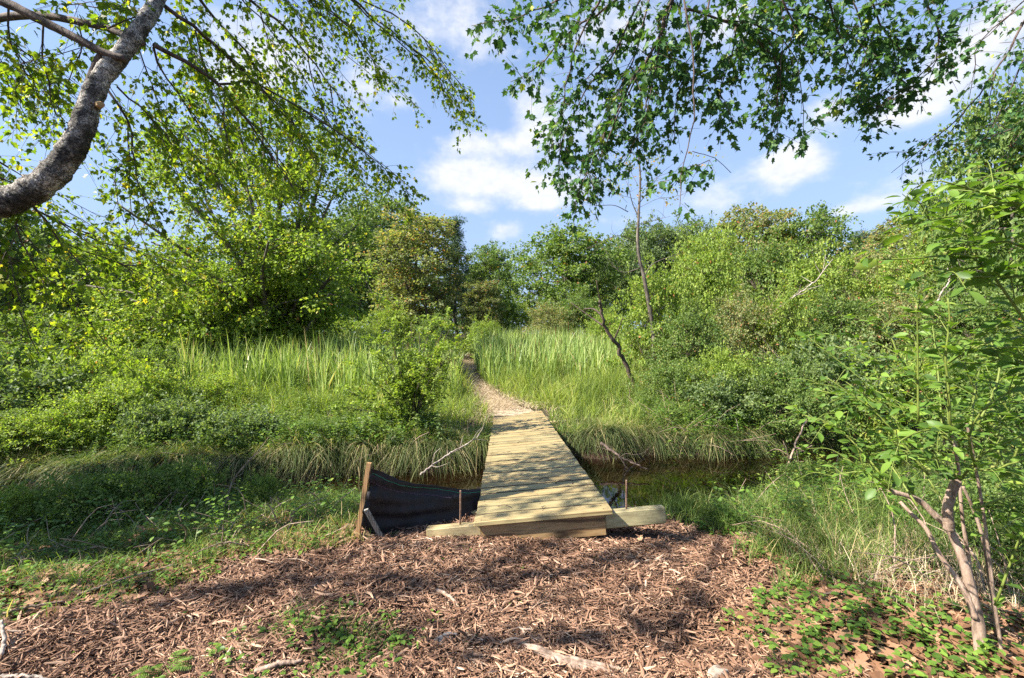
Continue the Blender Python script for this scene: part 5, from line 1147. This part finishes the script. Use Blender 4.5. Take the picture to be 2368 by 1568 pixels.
# ------------------------------------------------------------------ mulch, leaf litter and ground cover
def mulch():
    rng = np.random.default_rng(91); b = Buf(); n = 150000
    y = 2.15 + 2.7 * rng.random(n) ** 1.15; x = rng.uniform(-4.0, 3.0, n); ok = (rng.random(n) < mulch_in(x, y)) & (np.abs(x / y * F) < 1300)
    ok &= ~((np.abs(x - .27) < .50) & (y > 3.97)) & ~((x > -.78) & (x < 1.35) & (y > 3.99) & (y < 4.12))
    x, y = x[ok], y[ok]; n = len(x)
    L = np.clip(rng.lognormal(-3.15, .6, n), .015, .2); w = np.clip(L * rng.uniform(.06, .20, n), .003, .017); cur = rng.normal(0, .42, n); a = rng.normal(0, 1.15, n) + np.where(x < -.6, .25, -.1); pit = rng.normal(0, .3, n)
    z = H(x, y) + rng.uniform(0, .036, n)
    d = np.stack([np.cos(a) * np.cos(pit), np.sin(a) * np.cos(pit), np.sin(pit)], -1); rl = rng.normal(0, .6, n)
    s0 = norm(np.stack([-np.sin(a), np.cos(a), 0 * a], -1)); up = np.cross(d, s0); s = s0 * np.cos(rl)[:, None] + up * np.sin(rl)[:, None]; up = np.cross(d, s)
    c = np.stack([x, y, z + .004], -1); rows = []
    for k, t in enumerate((-.5, -.17, .17, .5)):
        wk = w * (.35, 1, .9, .25)[k]; th = .0035 * (.4, 1, 1, .4)[k]
        p = c + d * (L * t)[:, None] + s * (cur * L * (t * t - .1))[:, None]
        rows.append(np.stack([p - s * (wk / 2)[:, None], p + up * th, p + s * (wk / 2)[:, None]], 1))
    v = np.concatenate(rows, 1)
    f = np.array([[3 * k + j, 3 * k + j + 1, 3 * k + j + 4, 3 * k + j + 3] for k in range(3) for j in range(2)])
    tint = np.clip(rng.beta(2.2, 2.0, n) + .1 * fbm(x, y, 2), 0, 1)
    b.add(v.reshape(-1, 3), (f[None] + (np.arange(n) * 12)[:, None, None]).reshape(-1, 4), np.repeat(tint, 12)); print('chips', n)
    obj('wood_mulch', (b, M_chip), None, 'reddish brown shredded wood mulch covering the near bank', 'mulch', None, 'stuff')
mulch()

def litter():
    rng = np.random.default_rng(92); n = 9000; x = rng.uniform(.6, 4.5, n); y = 2.1 + 2.3 * rng.random(n) ** 1.2
    ok = (mulch_in(x, y) < .55 * rng.random(n) + .12) | (rng.random(n) < .04); x, y = x[ok], y[ok]
    x2 = rng.uniform(-6, -1.3, 8000); y2 = rng.uniform(2.6, 5.4, 8000); o = mulch_in(x2, y2) < .5; x = np.r_[x, x2[o]]; y = np.r_[y, y2[o]]; m = len(x); b = Buf()
    leaves(b, LOBED, np.stack([x, y, H(x, y) + .008 + rng.uniform(0, .02, m)], -1), norm(rng.normal(size=(m, 3)) * [1, 1, .15]), norm(rng.normal(0, .28, (m, 3)) + [0, 0, 1]), rng.uniform(.05, .13, m), rng.beta(2.2, 1.8, m), 1.5)
    obj('leaf_litter', (b, M_dead), None, 'brown fallen leaves covering the ground at the right foreground', 'fallen leaves', None, 'stuff')
    # ground cover: small plants with a few broad leaves
    def cover(name, lab, n, xr, yr, cond, ls, seed, hs=(.03, .12)):
        rg = np.random.default_rng(seed); x = rg.uniform(*xr, n); y = rg.uniform(*yr, n); ok = cond(x, y, rg); x, y = x[ok], y[ok]; m = len(x); per = 7; b = Buf(); W = []
        h = rg.uniform(*hs, m); k = np.repeat(np.arange(m), per); a = rg.uniform(0, 6.28, m * per); rr = rg.uniform(.01, .05, m * per)
        pos = np.stack([x[k] + np.cos(a) * rr, y[k] + np.sin(a) * rr, H(x[k], y[k]) + h[k] * rg.uniform(.3, 1.1, m * per)], -1)
        yd = np.stack([np.cos(a), np.sin(a), rg.uniform(-.3, .35, m * per)], -1)
        leaves(b, OVATE, pos, yd, norm(rg.normal(0, .25, (m * per, 3)) + [0, 0, 1]), ls * rg.uniform(.5, 1.3, m * per), np.clip(rg.beta(2, 2, m * per), 0, .97), 1.25)
        base = np.stack([x, y, H(x, y)], -1); blades(b, rg, base, h * 1.1, .004, .15, .1, seg=2)
        print(name, m); obj(name, (b, M_broad, True), None, lab, 'ground cover', None, 'stuff')
    cover('ground_cover', 'low broad-leaved seedlings among fallen leaves at the right foreground', 1500, (.9, 4.6), (2.1, 4.6), lambda x, y, r: (mulch_in(x, y) < .45) & (r.random(len(x)) < .75 + .5 * fbm(x, y, 2)), .042, 1)
    cover('ground_cover', 'low leafy seedlings on the shaded near bank at left', 1500, (-6.2, -1.6), (2.7, 5.4), lambda x, y, r: (mulch_in(x, y) < .4) & near_side(x, y), .036, 2)
    cover('bank_weeds', 'tangle of leafy weeds on the shaded near bank at left', 1900, (-8, -1.7), (3.8, 6.3), lambda x, y, r: near_side(x, y) & (mulch_in(x, y) < .1) & (r.random(len(x)) < .45 + .6 * fbm(x, y, 2)), .045, 8, (.08, .45))
    cover('weed_patch', 'patch of small green weeds in the mulch at lower left', 420, (-2.0, -.3), (2.3, 3.0), lambda x, y, r: np.exp(-((x + 1.15) ** 2 / .22 + (y - 2.6) ** 2 / .06)) > r.random(len(x)), .035, 3, (.02, .09))
    cover('weed_patch', 'scattered tiny green leaves on the open mulch', 130, (-2.6, 1.8), (2.3, 4.2), lambda x, y, r: r.random(len(x)) < .8, .022, 4, (.01, .03))
    cover('bank_weeds', 'leafy weeds along the right edge of the pool', 900, (2.1, 5.5), (4.0, 6.2), lambda x, y, r: near_side(x, y), .05, 5, (.1, .45))
    cover('bank_weeds', 'leafy weeds along the far bank left of the bridge', 1500, (-7, -.6), (7.3, 9.6), lambda x, y, r: far_side(x, y) & (x < -1.4) & ((y - np.interp(x, SX, SY) - np.interp(x, SX, SW)) > .3), .06, 6, (.15, .55))
    cover('bank_weeds', 'leafy tangle on the far bank right of the bridge', 2200, (3.0, 8.5), (8.6, 11.5), lambda x, y, r: far_side(x, y), .06, 7, (.1, .6))
litter()

def tall_weeds(lab, n, xr, yr, cond, hs, mat, seed, ls=.07):
    rg = np.random.default_rng(seed); x = rg.uniform(*xr, n); y = rg.uniform(*yr, n); ok = cond(x, y); x, y = x[ok], y[ok]; m = len(x); b = Buf(); h = rg.uniform(*hs, m) * rg.uniform(.7, 1.2, m)
    az = rg.uniform(0, 6.28, m); ln = rg.uniform(.05, .45, m); base = np.stack([x, y, H(x, y)], -1); per = 22; k = np.repeat(np.arange(m), per); t = rg.uniform(.25, 1.0, m * per)
    dirs = np.stack([np.cos(az), np.sin(az), 0 * az], -1)
    pos = base[k] + dirs[k] * (ln[k] * h[k] * t ** 1.9)[:, None] + np.array([0, 0, 1.0]) * (h[k] * (t - .5 * ln[k] * t ** 3))[:, None]
    a = rg.uniform(0, 6.28, m * per); yd = np.stack([np.cos(a), np.sin(a), rg.uniform(-.5, .35, m * per)], -1)
    leaves(b, DIAMOND, pos, yd, norm(rg.normal(0, .3, (m * per, 3)) + [0, 0, 1]), ls * (1.25 - .7 * t) * rg.uniform(.6, 1.3, m * per), np.clip(rg.beta(2, 2, m * per) + rg.normal(0, .15, m)[k], 0, .97), .75)
    blades(b, rg, base, h * 1.02, .012, ln, .1, seg=5, droop=.5, heading=az)
    obj('tall_weeds', (b, mat), None, lab, 'weeds', None, 'stuff')
fs = lambda x, y, lo=.3: far_side(x, y) & ((y - np.interp(x, SX, SY) - np.interp(x, SX, SW)) > lo) & ~under_deck(x, y) & ~on_path(x, y)
tall_weeds('tall leafy weeds standing among the bushes on the far left bank', 620, (-11, -3.0), (7.0, 11), lambda x, y: fs(x, y), (.5, 1.15), M_mid, 11)
tall_weeds('yellow-green weeds in the marsh grass left of the path', 330, (-6.5, -1.6), (7.9, 12), lambda x, y: fs(x, y), (.45, .95), M_lime, 12)
tall_weeds('leafy weeds between the pool and the right thicket', 520, (2.4, 9.5), (8.4, 13), lambda x, y: fs(x, y), (.5, 1.2), M_mid, 13)
tall_weeds('leafy weeds on the near bank right of the pool', 230, (2.6, 6.5), (4.2, 7.4), lambda x, y: near_side(x, y), (.3, .8), M_lime, 14, .06)
tall_weeds('dark broad weeds drooping at the stream edge left of the airy bush', 150, (-5, -1.0), (7.2, 8.5), lambda x, y: fs(x, y, .2) & (x > -3.6), (.4, .8), M_oak, 15, .11)

# brushwood tangle of bare twigs
def brush(name, lab, n, xr, yr, cond, hs, seed, mat):
    rng = np.random.default_rng(seed); b = Buf(); k = 0
    while k < n:
        x = rng.uniform(*xr); y = rng.uniform(*yr)
        if not cond(x, y): k += 1; continue
        p = np.array([x, y, float(H(x, y))]); d = norm(rng.normal(size=3) * [1, 1, .5] + [0, 0, .6]); l = rng.uniform(*hs)
        tube(b, spline([p, p + d * l * .5 + rng.normal(0, .05, 3), p + d * l + [0, 0, -.15 * l]], 6), [.007 * rng.uniform(.5, 1.3), .0025], 4, cap=False); k += 1
    obj(name, (b, mat, True), None, lab, 'brushwood', None, 'stuff')
brush('brushwood', 'tangle of bare pinkish twigs on the far bank right of the pool', 420, (2.6, 9), (8.8, 11.5), lambda x, y: y > np.interp(x, SX, SY) + .6, (.4, 1.2), 1, M_palebark)
brush('brushwood', 'bare twigs in the shaded grass on the near bank at left', 420, (-6, -1.8), (3.6, 6.2), lambda x, y: y < np.interp(x, SX, SY) - .8, (.2, .6), 2, M_palebark)
brush('brushwood', 'dead stems and twigs on the far bank left of the bridge', 260, (-7, -.7), (7.2, 9.4), lambda x, y: y > np.interp(x, SX, SY) + np.interp(x, SX, SW) + .25, (.3, .9), 4, M_palebark)
brush('brushwood', 'grey dead twigs poking out of the right thicket', 260, (4.5, 16), (10, 15), lambda x, y: True, (1.2, 2.6), 5, M_deadwood)
brush('brushwood', 'bare twigs beneath the large-leaved shrub', 170, (2.2, 5), (2.6, 5.6), lambda x, y: True, (.3, .9), 3, M_palebark)

# ------------------------------------------------------------------ stones, driftwood and loose wood in the foreground
def lump(name, lab, cat, u, v, size, mat, seed, rot=0, grp=None):
    Y = 1.8 * F / (v - 784); p = P(u, v, Y); z = float(H(p[0], p[1])); me = bpy.data.meshes.new(name)
    import bmesh
    bm = bmesh.new(); bmesh.ops.create_icosphere(bm, subdivisions=4, radius=1); rg = np.random.default_rng(seed); ph = rg.uniform(0, 6.28, (6, 3)); fr = rg.uniform(1.5, 4, (6, 3)); pl = [Vector(q) for q in rand_dirs(rg, 8)]
    for w in bm.verts:
        c = w.co.copy()
        for q in pl:
            dd = c.dot(q)
            if dd > .72: c -= q * (dd - .72) * .85
        c *= 1 + .05 * sum(math.sin(fr[k, 0] * w.co.x * 2 + fr[k, 1] * w.co.y * 2 + fr[k, 2] * w.co.z * 2 + ph[k, 0]) for k in range(6)) / 2
        w.co = Vector((c.x * size[0], c.y * size[1], c.z * size[2]))
    bm.to_mesh(me); bm.free(); me.materials.append(mat)
    for q in me.polygons: q.use_smooth = True
    o = obj(name, me, None, lab, cat, grp); o.location = (p[0], p[1], z + size[2] * .75); o.rotation_euler[2] = rot
lump('stone', 'oblong grey stone lying in the mulch below the bridge', 'stone', 1030, 1482, (.075, .035, .025), M_rock, 1, .3)
lump('stone', 'small pale stone right beside the oblong grey stone', 'stone', 1080, 1475, (.035, .025, .018), M_rock2, 2, 0)
lump('stone', 'tan angular stone at the bottom edge right of the driftwood', 'stone', 1660, 1552, (.07, .045, .035), M_rock2, 3, .5)
lump('bark_slab', 'flat pale slab of bark on the mulch below the left beam', 'bark', 1000, 1315, (.11, .035, .014), M_palebark, 4, .05)
def fern():
    rng = np.random.default_rng(93); Y = 2.42; x = (372 - 1183.5) / F * Y; base = np.array([x, Y, float(H(x, Y))]); C = Buf(); W = Buf()
    root = empty('fern', 'small bright green fern growing in the mulch at the bottom left', 'fern', tuple(base))
    for k in range(8):
        a = k / 8 * 6.28 + rng.uniform(-.3, .3); l = rng.uniform(.10, .17); d = np.array([math.cos(a), math.sin(a), 0]); t = spline([np.zeros(3), d * l * .5 + [0, 0, l * .55], d * l + [0, 0, l * .45]], 16); tube(W, t, [.0018, .0008], 4)
        tan = norm(np.gradient(t, axis=0)); sd = np.cross(tan, [0, 0, 1.0]); m = 26; i = np.repeat(np.arange(3, 16), 2); sg = np.tile([1, -1], 13)[:, None]
        leaves(C, OVATE, t[i], norm(sd[i] * sg + tan[i] * .35), np.tile([0, 0, 1.0], (m, 1)) + rng.normal(0, .12, (m, 3)), .030 * np.sin((i - 1) / 15.5 * 3.0) + .006, rng.uniform(.3, .8, m), .5)
    obj('stems', (W, M_stem, True), root); obj('fronds', (C, M_broad, True), root)
fern()
def wood_piece(name, lab, cat, pts, w0, w1, th, mat, seed, strands=1, grp=None):
    rg = np.random.default_rng(seed); b = Buf(); P3 = []
    for (u, v, lift) in pts:
        Y = 1.8 * F / (v - 784); p = P(u, v, Y); p[2] = float(H(p[0], p[1])) + lift; P3.append(p)
    o = P3[0].copy()
    for s in range(strands):
        q = np.array(P3) - o; off = np.linspace(-1, 1, strands)[s] if strands > 1 else 0
        q[1:, 1] += off * .035 * np.linspace(.2, 1, len(q) - 1) + rg.normal(0, .006, len(q) - 1); q[:, 2] += .012 * rg.random()
        e = spline(q, 26); e[1:-1] += rg.normal(0, .0025, (24, 3)); tube(b, e, [w0 * (1 if strands == 1 else .6), w0 * .9, w1], 9, rough=.12, rng=rg)
    obj(name, (b, mat, True), None, lab, cat, grp).location = o
wood_piece('driftwood', 'weathered grey-brown root lying across the mulch at the bottom', 'driftwood', [(1195, 1492, .01), (1240, 1512, .03), (1290, 1532, .03), (1370, 1545, .02), (1480, 1560, .01), (1560, 1580, .0)], .016, .004, .01, M_palebark, 1, 9)
wood_piece('stick', 'pale birch stick lying flat at the lower left corner', 'stick', [(0, 1545, .02), (60, 1541, .03), (135, 1540, .02)], .010, .007, .01, M_deadwood, 2, 1, 'sticks lying on the ground')
wood_piece('stick', 'pale stick standing at the left edge of the mulch', 'stick', [(-10, 1520, .0), (4, 1500, .05), (10, 1470, .12)], .011, .008, .01, M_deadwood, 3, 1, 'sticks lying on the ground')
wood_piece('stick', 'long dark stick among the seedlings at lower right', 'stick', [(1860, 1390, .02), (1930, 1412, .04), (2020, 1440, .02)], .008, .006, .01, M_twig, 4, 1, 'sticks lying on the ground')
wood_piece('stick', 'light brown stick in the grass left of the tan stems', 'stick', [(1980, 1288, .03), (2020, 1286, .06), (2070, 1290, .05)], .011, .009, .01, M_palebark, 5, 1, 'sticks lying on the ground')
wood_piece('stick', 'orange-brown branch on the mulch right of the right beam', 'stick', [(1700, 1215, .03), (1750, 1232, .05), (1790, 1255, .03)], .012, .008, .01, M_palebark, 6, 1, 'sticks lying on the ground')
wood_piece('stick', 'thin branch along the far left edge of the mulch', 'stick', [(180, 1370, .03), (260, 1340, .05), (400, 1305, .04)], .008, .006, .01, M_palebark, 7, 1, 'sticks lying on the ground')
wood_piece('stick', 'stick lying in the mulch at the left edge', 'stick', [(0, 1420, .03), (60, 1405, .04), (150, 1385, .03)], .010, .006, .01, M_palebark, 8, 1, 'sticks lying on the ground')
wood_piece('wood_splinter', 'broad split piece of wood left of the driftwood', 'wood', [(1010, 1375, .02), (1040, 1390, .03), (1060, 1410, .02)], .014, .008, .01, M_palebark, 9, 1)
wood_piece('wood_splinter', 'broad split piece of wood at the bottom centre', 'wood', [(590, 1548, .02), (650, 1538, .04), (700, 1530, .03)], .015, .009, .01, M_palebark, 10, 1)
